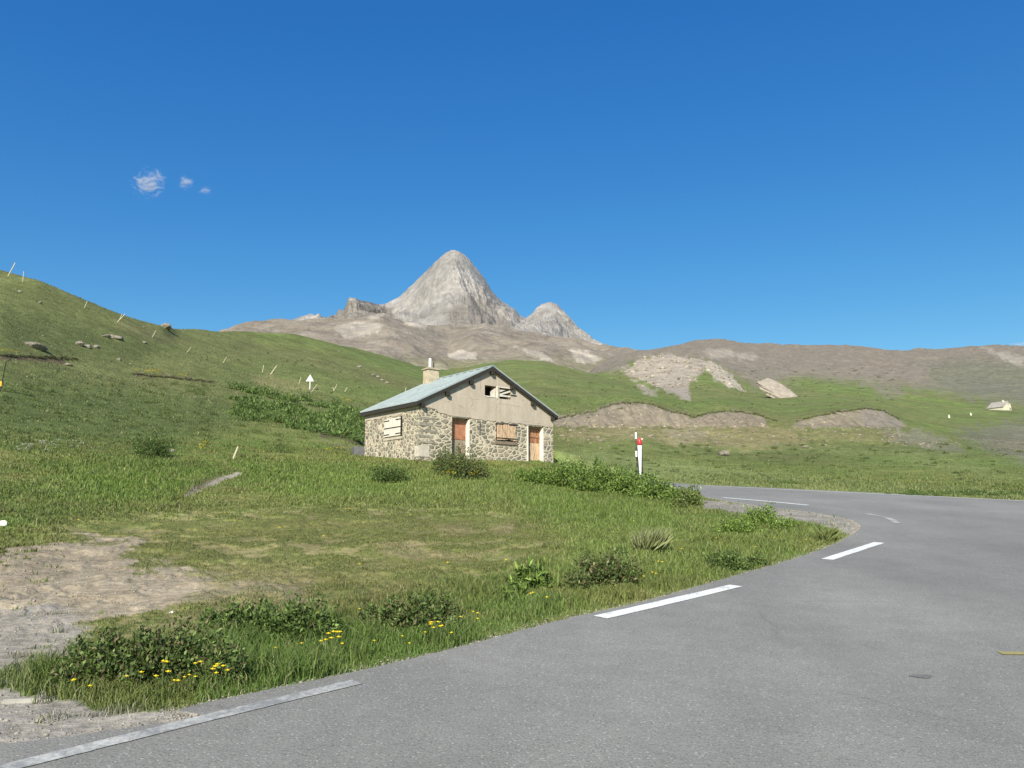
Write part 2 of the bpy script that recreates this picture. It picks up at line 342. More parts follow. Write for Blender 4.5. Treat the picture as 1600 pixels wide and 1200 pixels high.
n = N('road_paint', .7, .3); f = n.noise(28, 6, .8); g = n.noise(4, 4, .6)
c = n.mix(n.ramp(n.math('ADD', f, n.math('MULTIPLY', g, .35)), [(.68, .0), (.84, 1.0)]), (.74, .75, .72), (.30, .31, .30)); n.color(c); n.bump(f, .3, .003); M['paint'] = n.m
n = N('worn_road_paint', .8, .2); f = n.noise(22, 8, .85); g = n.noise(2.5, 4, .6)
c = n.mix(n.ramp(n.math('ADD', f, n.math('MULTIPLY', g, .5)), [(.58, .0), (.84, 1.0)]), (.52, .52, .48), (.22, .225, .22)); n.color(c); n.bump(f, .3, .003); M['worn_paint'] = n.m
n = N('yellow_paint', .8, .2); f = n.noise(25, 8, .85)
n.color(n.mix(n.ramp(f, [(.45, .0), (.65, 1.0)]), (.33, .29, .09), (.2, .2, .16))); M['yellow_paint'] = n.m

n = N('leaf', .6, .25); c = n.attr('tint'); n.color(c); n.b.inputs['Subsurface Weight'].default_value = 0
tl = n.n('ShaderNodeBsdfTranslucent'); n.link(c, tl.inputs[0]); mx = n.n('ShaderNodeMixShader'); mx.inputs[0].default_value = .28
n.link(n.b.outputs[0], mx.inputs[1]); n.link(tl.outputs[0], mx.inputs[2]); n.link(mx.outputs[0], n.t.nodes['Material Output'].inputs['Surface']); M['leaf'] = n.m

# lichen-grey boulders
n = N('boulder_stone', .95, .1); a = n.noise(3, 8, .7, vec=n.tc); b = n.noise(14, 5, .7, vec=n.tc); v = n.vor(2.2, 'DISTANCE_TO_EDGE', vec=n.tc)
c = n.ramp(a, [(.3, (.13, .12, .095)), (.5, (.27, .25, .20)), (.7, (.40, .37, .31))]); c = n.mix(1.0, c, n.ramp(b, [(.3, .7), (.7, 1.2)]), 'MULTIPLY')
c = n.mix(.6, c, n.ramp(v.outputs['Distance'], [(.0, .55), (.06, 1.0)]), 'MULTIPLY'); n.color(c); n.bump(n.math('ADD', a, b), .9, .12); M['stone'] = n.m
M['gravel'] = simple('gravel_stone', (.33, .31, .28), .9, .35, 3, .2)

# rubble masonry of the cottage walls
def masonry(name, sc, warp=.25):
    n = N(name, .93, .1)
    wv = n.noise(1.6, 3, .5, vec=n.tc, out='Color'); mp = n.mix(warp * .5, n.tc, wv, 'ADD')
    s2 = n.scaled(mp, sc); v = n.vor(1, 'DISTANCE_TO_EDGE', vec=s2, rand=.9); vc = n.vor(1, 'F1', vec=s2, rand=.9)
    sep = n.n('ShaderNodeSeparateColor'); n.link(vc.outputs['Color'], sep.inputs[0])
    stone = n.ramp(sep.outputs[0], [(.0, (.15, .14, .11)), (.25, (.25, .23, .18)), (.45, (.19, .18, .15)), (.65, (.34, .295, .22)), (.85, (.27, .245, .185)), (1.0, (.43, .37, .28))])
    g = n.noise(9, 6, .7, vec=n.tc); stone = n.mix(1.0, stone, n.ramp(g, [(.3, .7), (.7, 1.3)]), 'MULTIPLY')
    edge = n.math('ADD', v.outputs['Distance'], n.math('MULTIPLY', n.math('SUBTRACT', n.noise(7, 5, .7, vec=n.tc), .5), .22))
    mk = n.ramp(edge, [(.05, 1.0), (.12, .0)])
    mor = n.mix(1.0, (.56, .50, .38), n.ramp(g, [(.3, .8), (.7, 1.15)]), 'MULTIPLY')
    n.color(n.mix(mk, stone, mor)); n.bump(n.math('ADD', n.ramp(edge, [(.03, .0), (.22, 1.0)]), n.math('MULTIPLY', g, .4)), .7, .035); return n.m
M['masonry_small'] = masonry('rubble_masonry', (4.2, 4.2, 4.8))
M['masonry'] = masonry('coursed_masonry', (2.9, 2.9, 4.9), .22)
n = N('grey_render', .95, .1); a = n.noise(1.1, 6, .65, vec=n.tc); b = n.noise(18, 5, .7, vec=n.tc); st = n.noise(1.5, 5, .6, vec=n.scaled(n.tc, (2.5, 2.5, .35)))
c = n.ramp(a, [(.25, (.43, .37, .295)), (.75, (.52, .46, .375))]); c = n.mix(1.0, c, n.ramp(b, [(.3, .9), (.7, 1.08)]), 'MULTIPLY'); c = n.mix(.7, c, n.ramp(st, [(.3, .82), (.6, 1.06)]), 'MULTIPLY')
wv2 = n.mix(.35, n.tc, n.noise(1.2, 4, .6, vec=n.tc, out='Color'), 'ADD'); cr = n.vor(.55, 'DISTANCE_TO_EDGE', vec=n.scaled(wv2, (1, 1, 1.4)))
cm = n.math('MULTIPLY', n.ramp(cr.outputs['Distance'], [(.0, 1.0), (.018, .0)]), n.ramp(a, [(.48, .0), (.56, 1.0)])); c = n.mix(n.math('MULTIPLY', cm, .6), c, (.18, .16, .13))
dmp = n.ramp(n.noise(.9, 5, .65, vec=n.scaled(n.tc, (1, 1, 1.6))), [(.56, .0), (.68, 1.0)]); c = n.mix(n.math('MULTIPLY', dmp, .35), c, (.26, .235, .19))
n.color(c); n.bump(b, .5, .015); M['plaster'] = n.m
# pale zinc sheets
n = N('zinc_roof', .55, .4); n.b.inputs['Metallic'].default_value = .35; a = n.noise(1.2, 6, .7, vec=n.scaled(n.tc, (1, 3, 1))); b = n.noise(6, 5, .7, vec=n.tc)
c = n.ramp(a, [(.3, (.40, .46, .44)), (.7, (.55, .61, .58))]); c = n.mix(.8, c, n.ramp(b, [(.35, .93), (.65, 1.04)]), 'MULTIPLY'); n.color(c); M['zinc'] = n.m
M['dark_wood'] = simple('tarred_wood', (.035, .032, .028), .8, .4, 10, bump=.01)
M['white'] = simple('white_paint', (.72, .69, .61), .7, .12, 4)
M['shutter'] = simple('weathered_white_wood', (.62, .58, .50), .85, .15, 6, bump=.01)
M['iron'] = simple('black_iron', (.02, .02, .02), .6, .3, 10)
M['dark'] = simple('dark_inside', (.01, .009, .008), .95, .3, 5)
n = N('peeling_wood', .85, .2); a = n.noise(3, 6, .7, vec=n.scaled(n.tc, (4, 4, .8))); z = n.n('ShaderNodeSeparateXYZ'); n.link(n.tc, z.inputs[0])
rs = n.ramp(a, [(.3, (.14, .07, .04)), (.5, (.34, .16, .085)), (.72, (.52, .36, .23))]); n.color(rs); n.bump(a, .5, .01); M['wood'] = n.m
M['rust'] = simple('rusty_brown_panel', (.36, .17, .10), .8, .3, 4)
M['greywood'] = simple('bleached_grey_wood', (.27, .22, .17), .9, .3, 5)
n = N('split_old_boards', .9, .2); a = n.noise(5, 7, .75, vec=n.scaled(n.tc, (7, 7, .7)))
n.color(n.ramp(a, [(.38, (.16, .10, .06)), (.5, (.60, .43, .28)), (.68, (.76, .60, .43))])); n.bump(a, .8, .02); M['oldboards'] = n.m
M['stake'] = simple('grey_stake_wood', (.52, .47, .35), .9, .25, 6)
M['red'] = simple('red_plastic', (.58, .035, .05), .35, .1, 4, .5)
M['post_white'] = simple('white_plastic', (.80, .80, .78), .4, .05, 4, .5)
M['black'] = simple('black_plastic', (.018, .018, .02), .5, .2, 6)
M['concrete'] = simple('grey_concrete', (.13, .135, .14), .9, .2, 5, bump=.01)
M['pale_concrete'] = simple('pale_concrete', (.33, .32, .28), .9, .2, 5, bump=.01)
M['cream'] = simple('cream_render', (.60, .56, .44), .9, .1, 2)
M['greyroof'] = simple('old_grey_roof', (.33, .31, .27), .8, .2, 1)
M['yellow'] = simple('yellow_petals', (.75, .58, .02), .6, .15, 30)
M['white_petal'] = simple('white_petals', (.75, .75, .68), .6, .1, 30)
M['sign_metal'] = simple('pale_grey_metal', (.62, .62, .60), .5, .08, 3)

# ------------------------------------------------------------------ what the land is covered with (albedo by place)
C = dict(bright=(.175, .235, .062), verge=(.115, .20, .045), grass=(.128, .178, .044), lush=(.140, .215, .042), olive=(.168, .170, .058), dry=(.25, .21, .11), gravel=(.30, .265, .215), sand=(.315, .265, .185), greygravel=(.285, .265, .225),
         earth=(.10, .075, .048), soil=(.215, .187, .137), rock=(.29, .255, .205), rockpale=(.36, .325, .27), hillgreen=(.125, .165, .050), hillolive=(.138, .150, .058), greybrown=(.185, .162, .127), darkgrey=(.14, .142, .098), yellowgreen=(.185, .22, .085), scree=(.19, .172, .145), peak=(.262, .250, .228), darkgreen=(.083, .112, .038))
C = {k: np.array(v) for k, v in C.items()}
PAINT = [ # colour, outline (bearings), softness px, strength, edge wobble px
 ('greybrown', [(930, 500), (1700, 500), (1700, 640), (1560, 618), (1440, 606), (1330, 595), (1250, 590), (1190, 605), (1150, 590), (1100, 565), (960, 560), (925, 560)], 14, 1, 10),
 ('greybrown', [(880, 555), (980, 553), (985, 575), (960, 583), (915, 575)], 6, .9, 5),
 ('darkgrey', [(1450, 575), (1500, 560), (1600, 565), (1700, 570), (1700, 640), (1560, 632), (1500, 618), (1450, 600)], 14, .8, 10),
 ('hillgreen', [(1230, 592), (1260, 590), (1300, 600), (1340, 612), (1300, 618), (1250, 600)], 8, .7, 6),
 ('greybrown', [(1350, 600), (1400, 600), (1415, 618), (1380, 622)], 6, .6, 5),
 ('rock', [(968, 580), (990, 570), (1008, 557), (1050, 554), (1098, 562), (1104, 570), (1090, 590), (1078, 600), (1080, 628), (1055, 618), (1025, 603), (990, 592)], 3, 1, 6),
 ('rockpale', [(1098, 562), (1122, 570), (1146, 588), (1164, 611), (1140, 604), (1116, 592), (1102, 578)], 2, .9, 4),
 ('rock', [(996, 602), (1012, 604), (1028, 618), (1008, 618)], 3, .8, 4),
 ('rockpale', [(1100, 548), (1140, 546), (1150, 556), (1110, 560)], 4, .5, 4),
 ('rockpale', [(1150, 553), (1180, 553), (1185, 560), (1155, 562)], 3, .5, 4), ('rockpale', [(1535, 543), (1560, 548), (1600, 560), (1600, 575), (1565, 560)], 4, .55, 5),
 ('soil', [(868, 653), (900, 647), (930, 642), (945, 634), (975, 628), (1010, 630), (1050, 643), (1085, 652), (1110, 645), (1140, 642), (1180, 647), (1196, 656), (1200, 668), (868, 668)], 1.5, 1, 5),
 ('soil', [(1236, 668), (1246, 658), (1270, 651), (1310, 644), (1350, 638), (1380, 641), (1405, 656), (1415, 668)], 1.5, .95, 5),
 ('scree', [(1345, 640), (1380, 641), (1405, 656), (1415, 668), (1350, 668)], 4, .7, 3),
 ('scree', [(1375, 672), (1440, 672), (1490, 692), (1505, 704), (1480, 706), (1430, 696), (1390, 690)], 6, .6, 8),
 ('dry', [(870, 671), (960, 668), (1240, 669), (1260, 690), (1170, 704), (1120, 696), (1050, 694), (1020, 684), (880, 688)], 8, .7, 10),
 ('rock', [(1040, 672), (1100, 670), (1110, 684), (1060, 690)], 8, .35, 10),
 ('dry', [(1250, 672), (1400, 674), (1400, 690), (1260, 690)], 8, .35, 10),
 ('darkgrey', [(1490, 676), (1600, 655), (1700, 650), (1700, 740), (1600, 722), (1530, 700)], 10, .85, 10),
 ('greybrown', [(1540, 690), (1600, 672), (1700, 665), (1700, 735), (1600, 715)], 10, .5, 8),
 ('yellowgreen', [(870, 705), (930, 708), (1000, 716), (1100, 728), (1300, 748), (1600, 768), (1700, 775), (1700, 800), (1100, 764), (880, 750)], 6, .75, 6),
 ('yellowgreen', [(1400, 700), (1500, 722), (1600, 745), (1700, 760), (1700, 775), (1500, 745), (1400, 715)], 10, .35, 10),
 ('hillolive', [(-200, 380), (0, 400), (180, 480), (300, 510), (400, 520), (400, 560), (300, 590), (200, 585), (0, 570), (-200, 560)], 10, .8, 14),
 ('dry', [(180, 500), (240, 515), (300, 540), (230, 530), (180, 512)], 6, .35, 6),
 ('dry', [(390, 585), (440, 590), (500, 608), (470, 612), (400, 600)], 6, .4, 6),
 ('darkgreen', [(-80, 590), (60, 592), (200, 605), (360, 625), (380, 660), (230, 700), (60, 690), (-80, 680)], 24, .75, 22),
 ('darkgreen', [(-80, 470), (60, 490), (200, 520), (280, 545), (200, 570), (60, 545), (-80, 540)], 20, .5, 20),
 ('earth', [(-30, 556), (40, 556), (86, 559), (110, 569), (80, 567), (40, 563), (-30, 562)], 1.2, .95, 4),
 ('earth', [(210, 583), (260, 585), (330, 596), (334, 599), (270, 592), (215, 588)], 1, .8, 4),
 ('earth', [(484, 672), (520, 676), (566, 690), (566, 695), (520, 684), (490, 678)], 1.5, .8, 4), ('soil', [(495, 684), (560, 700), (568, 712), (530, 704)], 3, .25, 4),
 ('bright', [(430, 730), (640, 735), (800, 745), (1000, 790), (1330, 835), (1150, 880), (900, 940), (820, 870), (640, 800), (460, 800)], 22, .6, 16),
 ('bright', [(60, 730), (160, 745), (180, 770), (100, 790), (40, 770)], 14, .5, 14),
 ('verge', [(290, 1010), (420, 985), (580, 1000), (700, 970), (860, 930), (900, 955), (560, 1062), (320, 1118)], 14, .6, 12),
 ('lush', [(100, 725), (200, 725), (330, 740), (260, 790), (120, 785)], 20, .7, 14),
 ('lush', [(360, 720), (560, 730), (640, 770), (420, 780)], 18, .5, 14),
 ('lush', [(800, 760), (1060, 790), (1060, 830), (820, 800)], 18, .5, 14),
 ('olive', [(120, 830), (400, 800), (800, 800), (870, 850), (760, 880), (500, 960), (300, 1000), (150, 1010), (100, 950), (200, 900)], 24, .85, 18),
 ('dry', [(300, 890), (400, 880), (480, 900), (500, 940), (400, 960), (300, 955)], 16, .45, 16),
 ('dry', [(590, 852), (640, 846), (680, 853), (700, 868), (660, 876), (600, 868)], 6, .75, 8), ('dry', [(680, 823), (730, 820), (740, 833), (690, 838)], 4, .8, 5), ('dry', [(772, 820), (802, 820), (800, 830), (775, 832)], 4, .8, 5), ('dry', [(700, 868), (780, 858), (775, 866), (710, 878)], 4, .5, 5),
 ('sand', [(-300, 878), (0, 868), (60, 852), (120, 846), (190, 838), (230, 845), (190, 868), (215, 890), (290, 893), (330, 915), (250, 945), (120, 985), (100, 1020), (60, 1052), (0, 1060), (-300, 1110)], 3, 1, 14),
 ('sand', [(230, 880), (300, 890), (360, 905), (330, 935), (250, 945)], 5, .55, 12),
 ('sand', [(300, 895), (390, 900), (480, 925), (470, 935), (360, 925), (300, 925)], 6, .45, 12),
 ('greygravel', [(-300, 960), (0, 950), (90, 945), (150, 975), (110, 1010), (70, 1050), (0, 1065), (-300, 1110)], 14, .8, 14),
 ('greygravel', [(-300, 1110), (-30, 1078), (90, 1085), (160, 1108), (300, 1110), (430, 1085), (570, 1047), (560, 1075), (0, 1230), (-300, 1300)], 4, 1, 7),
 ('greygravel', [(1090, 780), (1180, 786), (1250, 793), (1330, 806), (1352, 820), (1345, 836), (1322, 834), (1250, 818), (1170, 806), (1100, 795)], 2, 1, 3),
 ('gravel', [(286, 776), (300, 764), (335, 748), (372, 738), (378, 741), (345, 753), (318, 765), (294, 778)], 1.2, .9, 2),
 ('earth', [(288, 770), (310, 752), (345, 738), (350, 742), (322, 758), (296, 776)], 1.5, .5, 2),
]
SHORT = np.array([(100, 810), (400, 795), (800, 800), (880, 850), (780, 890), (520, 950), (300, 1000), (100, 1010)], float)
def wobble(x, y, uu, vv, wob):
    return np.where(vv > 780, fbm(x / 1.1 + 3, y / .8, 5, .68) * wob * 3.0 + fbm(x / .3, y / .3, 3, .7) * wob, fbm(uu / 14 + 3.3, vv / 8, 5, .68) * wob * 2.2)
def thatch(x, y, u, v, both=False):
    """thin worn turf where straw and bare earth show between the tufts"""
    r = np.hypot(x, y); S = smooth(-35, 12, sdist(u, v, SHORT) + 26 * fbm(x / 3, y / 3, 3)) * (1 - smooth(24, 30, r))
    t = smooth(.02, .16, fbm(x / .8 + 60, y / .8, 5, .7) + .35 * fbm(x / 3.5 + 9, y / 3, 3)); S = S * (.45 + .55 * smooth(-.25, .1, fbm(x / 5 + 19, y / 4, 3)))
    return (S, t) if both else S * t
def paint(x, y, u, v, base):
    col = base.copy()
    for name, poly, soft, st, wob in PAINT:
        P = np.array(poly, float); lo = P.min(0) - 3 * soft - wob * 2; hi = P.max(0) + 3 * soft + wob * 2
        m = (u > lo[0]) & (u < hi[0]) & (v > lo[1]) & (v < hi[1])
        if not m.any(): continue
        uu = u[m]; vv = v[m]; wb = wobble(x[m], y[m], uu, vv, wob)
        s = sdist(uu, vv, P) + wb
        wgt = st * smooth(-soft, soft, s); col[m] = col[m] * (1 - wgt[:, None]) + C[name] * wgt[:, None]
        if name == 'olive':
            S, t = thatch(x[m], y[m], uu, vv, True); S = (.62 * S)[:, None]; t = t[:, None]; col[m] = col[m] * (1 - S) + (np.array([.125, .145, .045]) * (1 - t) + np.array([.28, .235, .12]) * t) * S  # straw gaps and dark olive tufts; tuft shadows are painted into the contrast
    return col
def cover(x, y, z):
    """base colour of the ground at world points"""
    r = np.hypot(x, y); u, v = uv(x, y, z)
    n1 = fbm(x / 6, y / 6, 4)[:, None]; n2 = fbm(x / 45 + 9, y / 45, 4)[:, None]; n3 = fbm(x / 1.3, y / 1.3, 3)[:, None]
    nearg = C['grass'] * (1 + .35 * n1) + (C['olive'] - C['grass']) * np.clip(.35 + n3 + n1, 0, 1)
    farg = C['hillgreen'] + (C['hillolive'] - C['hillgreen']) * np.clip(.5 + 1.6 * n2, 0, 1); farg = farg * (1 + .22 * n1)
    k = smooth(40, 90, r)[:, None]; base = nearg * (1 - k) + farg * k
    sp = smooth(.34, .5, fbm(x / 5 + 40, y / 3.2, 4, .6)) * smooth(70, 110, r) * .35 # bare specks on the hills
    base = base * (1 - sp[:, None]) + C['dry'] * sp[:, None]
    k = smooth(560, 900, r)[:, None]; base = base * (1 - k) + C['greybrown'] * (1 + .15 * n2) * k
    st = (smooth(.12, .45, fbm(x / 16 + 4, z / 1.3, 4, .6)) * smooth(45, 70, r) * (1 - smooth(400, 600, r)) * .32)[:, None]; base = base * (1 - st) + np.array([.105, .095, .045]) * st
    dr = smooth(.05, .45, fbm(x / 1.9 + 60, y / 1.2, 4, .6)) * (.18 + .42 * smooth(-30, 30, sdist(u, v, SHORT))) * (1 - smooth(30, 45, r)); base = base * (1 - dr[:, None]) + np.array([.22, .175, .075]) * dr[:, None]
    col = paint(x, y, u, v, base)
    f = smooth(150, 330, r)[:, None] * (.22 * ridged(x / 22 + y / 50, z / 5 + y / 60, 4)[:, None] + .22 * fbm(x / 7, z / 3 + y / 20, 4, .65)[:, None] - .05)
    return col * (1 + f)
def bare(x, y, z):
    """how bare of grass a near point is (0..1)"""
    u, v = uv(x, y, z); s = .9 * thatch(x, y, u, v)
    for name, poly, soft, st, wob in PAINT:
        if name in ('sand', 'greygravel', 'gravel', 'earth', 'soil', 'rock', 'scree') or (name == 'dry' and np.array(poly)[:, 1].min() > 800):
            P = np.array(poly, float); lo = P.min(0) - 40; hi = P.max(0) + 40; m = (u > lo[0]) & (u < hi[0]) & (v > lo[1]) & (v < hi[1])
            if m.any():
                uu = u[m]; vv = v[m]; wb = wobble(x[m], y[m], uu, vv, wob)
                s[m] = np.maximum(s[m], st * smooth(-soft, soft, sdist(uu, vv, P) + wb) * (.5 if name == 'dry' else 1))
    return s

# ------------------------------------------------------------------ ground sheet
def grid_faces(n, m, wrap=False):
    i, j = np.meshgrid(np.arange(n if wrap else n - 1), np.arange(m - 1), indexing='ij'); i2 = (i + 1) % n
    return np.stack([i * m + j, i2 * m + j, i2 * m + j + 1, i * m + j + 1], -1).reshape(-1, 4)
th_f = np.radians(np.concatenate([np.linspace(-178, -44, 40, endpoint=False), np.linspace(-44, -36, 40, endpoint=False), np.linspace(-36, 36, 900, endpoint=False), np.linspace(36, 44, 40, endpoint=False), np.linspace(44, 180, 41)]))
thq = np.clip(th_f, TH_T[0], TH_T[-1])
RKq = np.array([np.interp(thq, TH_T, RK[:, k]) for k in range(RK.shape[1])]).T
rows = [np.full((len(thq), 1), .02)]
for k in range(RK.shape[1] - 1):
    t = np.linspace(0, 1, ROWS_A[k], endpoint=False); rows.append(np.exp(np.log(RKq[:, k:k + 1]) * (1 - t) + np.log(RKq[:, k + 1:k + 2]) * t))
rows.append(RKq[:, -1:]); RR = np.hstack(rows)
X = np.sin(th_f)[:, None] * RR; Y = np.cos(th_f)[:, None] * RR; Z = ground(X, Y)
x_, y_, z_ = X.ravel(), Y.ravel(), Z.ravel()
gcol = cover(x_, y_, z_)
Fg = grid_faces(len(th_f), RR.shape[1], wrap=True)[:, ::-1]
struct(mesh_np('ground', np.stack([x_, y_, z_], 1), Fg, M['ground'], col=gcol, smooth_=True))

# ------------------------------------------------------------------ brown slopes and grey peaks behind
def layer(name, lines, rows_k, umin, umax, nth, mat, colf, noisef):
    t0 = atan(float(tm(umin, 540)[0])); t1 = atan(float(tm(umax, 540)[0])); th = np.linspace(t0, t1, nth)
    R, E = knot_lines(lines, th)
    for k in range(1, R.shape[1]): R[:, k] = np.maximum(R[:, k], R[:, k - 1] * 1.01)
    cols = []
    for k in range(R.shape[1] - 1):
        t = np.linspace(0, 1, rows_k[k], endpoint=False); cols.append(np.exp(np.log(R[:, k:k + 1]) * (1 - t) + np.log(R[:, k + 1:k + 2]) * t))
    cols.append(R[:, -1:]); RR = np.hstack(cols); E2 = lin_rows(R, E, RR)
    X = np.sin(th)[:, None] * RR; Y = np.cos(th)[:, None] * RR; Z = S_ROAD * Y + E2
    kk = np.concatenate([np.linspace(k, k + 1, rows_k[k], endpoint=False) for k in range(R.shape[1] - 1)] + [[R.shape[1] - 1]])
    Z = Z + noisef(X, Y, np.tile(kk, (nth, 1)))
    x, y, z = X.ravel(), Y.ravel(), Z.ravel(); u, v = uv(x, y, z)
    return struct(mesh_np(name, np.stack([x, y, z], 1), grid_faces(nth, RR.shape[1])[:, ::-1], mat, col=colf(x, y, z, u, v), smooth_=True))
LB = [
 [(100, 600, 700), (640, 640, 700), (1200, 640, 700)],
 [(100, 560, 1000), (300, 545, 1000), (500, 552, 1000), (640, 572, 1000), (700, 580, 1000), (850, 578, 1000), (1000, 590, 1000), (1200, 600, 1000)],
 [(100, 545, 1400), (300, 528, 1400), (430, 520, 1400), (480, 512, 1450), (560, 520, 1400), (600, 512, 1500), (640, 528, 1400), (700, 545, 1400), (740, 532, 1450), (800, 545, 1400), (850, 540, 1400), (930, 560, 1400), (1000, 565, 1400), (1200, 580, 1400)],
 [(100, 550, 2000), (300, 530, 2000), (340, 520, 2000), (372, 510, 2000), (400, 503, 2050), (430, 499, 2050), (470, 500, 2050), (520, 498, 2100), (560, 497, 2150), (600, 493, 2200), (640, 500, 2150), (680, 510, 2100), (720, 511, 2100), (760, 508, 2100), (800, 516, 2100), (850, 521, 2100), (900, 530, 2050), (930, 540, 2000), (960, 544, 2000), (1000, 546, 2000), (1060, 560, 2000), (1200, 575, 2000)],
 [(100, 580, 2600), (560, 540, 2600), (1000, 590, 2600), (1200, 600, 2600)],
]
def nb(X, Y, k):
    a = ridged(X / 190, Y / 520, 5) * 20 + fbm(X / 60, Y / 60, 4) * 6
    return a * smooth(.1, 1, k) - 10
def cb(x, y, z, u, v):
    n1 = fbm(x / 120, y / 120, 5, .6)[:, None]; n2 = ridged(x / 55 + fbm(x / 90, y / 90, 3), y / 300, 5)[:, None]
    c = C['greybrown'] * (1.08 + .30 * n1 + .26 * n2)
    g = (smooth(548, 575, v) * .75)[:, None] * np.clip(.6 + n1 * 1.5, 0, 1); c = c * (1 - g) + C['hillolive'] * g
    s = (smooth(.15, .45, fbm(x / 150 + 5, y / 60, 5, .65)) * .5)[:, None]; c = c * (1 - s) + C['rockpale'] * s
    for poly, st in (([(520, 512), (555, 500), (600, 508), (590, 520), (540, 530)], .8), ([(696, 556), (715, 548), (744, 550), (744, 562), (715, 563)], 1), ([(800, 540), (850, 552), (868, 565), (845, 562)], .8), ([(888, 545), (915, 548), (940, 560), (930, 568), (900, 565)], .8), ([(628, 500), (668, 508), (664, 513), (634, 507)], 1), ([(575, 496), (615, 482), (618, 486), (585, 500)], .8)):
        s = sdist(u, v, np.array(poly, float)) + fbm(u / 9, v / 6, 4, .65) * 6; wgt = (smooth(-1.5, 1.5, s) * st)[:, None]; c = c * (1 - wgt) + C['rockpale'] * 1.0 * wgt
    return c
layer('hills', LB, [10, 50, 50, 80, 6], 330, 1080, 760, M['ridge'], cb, nb)
SK = [(400, 560), (440, 522), (455, 500), (470, 494), (485, 490), (505, 497), (525, 491), (538, 483), (543, 470), (546, 464), (556, 466), (566, 470), (580, 472), (592, 476), (603, 474), (612, 470), (625, 462), (640, 448), (652, 437), (660, 429), (670, 419), (680, 409), (690, 400), (698, 393), (704, 391), (710, 390), (717, 393), (724, 396), (735, 406), (742, 416), (750, 426), (757, 434), (762, 444), (768, 453), (775, 462), (785, 471), (795, 477), (803, 481), (812, 491), (822, 496), (830, 490), (838, 480), (846, 474), (854, 472), (862, 471), (870, 475), (880, 485), (888, 494), (895, 501), (903, 510), (910, 518), (920, 529), (930, 541), (950, 560), (1000, 600)]
def yc_(u): # depth of the crest along the range
    return 4300 - 900 * math.exp(-((u - 550) / 45)**2) - 500 * math.exp(-((u - 708) / 60)**2) + 300 * math.exp(-((u - 860) / 40)**2)
LC = [
 [(u, 640, 2500) for u in (400, 700, 1000)],
 [(400, 560, 3000), (545, 515, 2900), (600, 512, 3000), (700, 520, 2800), (800, 525, 3000), (860, 530, 3100), (930, 550, 3200), (1000, 610, 3200)],
 [(u, v + (540 - v) * .45 + (0 if u < 600 else 6), 3000 + (yc_(u) - 3000) * .6) for u, v in SK],
 [(u, v, yc_(u)) for u, v in SK],
 [(u, min(v + 60, 660), yc_(u) + 700) for u, v in SK],
]
def ncx(X, Y, k):
    s = smooth(.3, 1.6, k); crest = smooth(3.2, 3, k) 
    g = ridged(X / 210 + .5 * perlin(X / 400, Y / 400), Y / 1300, 6) * 68 + fbm(X / 80, Y / 80, 5, .65) * 30
    tail = 1 - .93 * smooth(2.2, 3, k)
    return (g * tail + fbm(X / 26, Y / 200, 3) * 5) * s - 4 * s
def cc(x, y, z, u, v):
    n1 = fbm(x / 160, z / 160, 5, .62)[:, None]; n2 = ridged((x + z * .8) / 110, (z - x * .3) / 420, 5)[:, None]; n3 = fbm(x / 60, z / 24, 4, .6)[:, None]
    c = C['peak'] * (1 + .28 * n1 + .16 * n2 + .22 * n3)
    br = (smooth(500, 470, z - 0 * x) * 0)[:, None]
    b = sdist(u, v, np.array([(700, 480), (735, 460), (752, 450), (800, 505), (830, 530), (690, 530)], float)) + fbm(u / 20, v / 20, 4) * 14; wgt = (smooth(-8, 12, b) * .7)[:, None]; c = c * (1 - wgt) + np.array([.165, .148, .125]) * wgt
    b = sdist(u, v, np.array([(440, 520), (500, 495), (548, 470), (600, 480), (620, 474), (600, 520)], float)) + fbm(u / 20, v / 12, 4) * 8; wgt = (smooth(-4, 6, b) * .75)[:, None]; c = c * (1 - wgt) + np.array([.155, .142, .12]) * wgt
    return c
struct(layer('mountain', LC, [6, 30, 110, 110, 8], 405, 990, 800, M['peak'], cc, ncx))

# ------------------------------------------------------------------ road and its markings
bm = bmesh.new(); vs_ = [bm.verts.new((p[0], p[1], plane(*p))) for p in ROADP]; fc = bm.faces.new(vs_)
ex_ = bmesh.ops.extrude_face_region(bm, geom=[fc]); bmesh.ops.translate(bm, vec=(0, 0, -.09), verts=[g for g in ex_['geom'] if isinstance(g, bmesh.types.BMVert)])
bmesh.ops.triangulate(bm, faces=bm.faces[:]); struct(obj('road', bm, M['asphalt']))
def strip(name, pts, wd, mat, lift=.006, n=8):
    p = catmull(pts, n) if len(pts) > 2 else np.array([np.array(pts[0]) * (1 - t) + np.array(pts[1]) * t for t in np.linspace(0, 1, 12)])
    bm = bmesh.new(); L = []; R = []
    for i in range(len(p)):
        d = p[min(i + 1, len(p) - 1)] - p[max(i - 1, 0)]; d /= np.hypot(*d); nn = np.array([-d[1], d[0]])
        for lst, s in ((L, 1), (R, -1)):
            q = p[i] + nn * s * (wd / 2 + random.uniform(-.004, .004)); lst.append(bm.verts.new((q[0], q[1], plane(*q) + lift)))
    for i in range(len(p) - 1): bm.faces.new((L[i], L[i + 1], R[i + 1], R[i]))
    return struct(obj(name, bm, mat))
def px(l): return [tuple(q) for q in on_plane(*np.array(l, float).T)]
strip('road_marking', px([(-420, 1310), (-200, 1253), (0, 1203), (150, 1166), (330, 1121), (470, 1087), (558, 1066)]), .14, M['worn_paint'])
strip('road_marking', px([(938, 965), (1040, 941.5), (1150, 915.5)]), .19, M['paint'])
strip('road_marking', px([(1292, 874.5), (1374, 848)]), .19, M['paint'])
strip('road_marking', px([(1403, 818), (1385, 809), (1352, 802.5)]), .17, M['worn_paint'])
strip('road_marking', px([(1263, 789.5), (1200, 783.5), (1130, 777.5)]), .18, M['paint'])
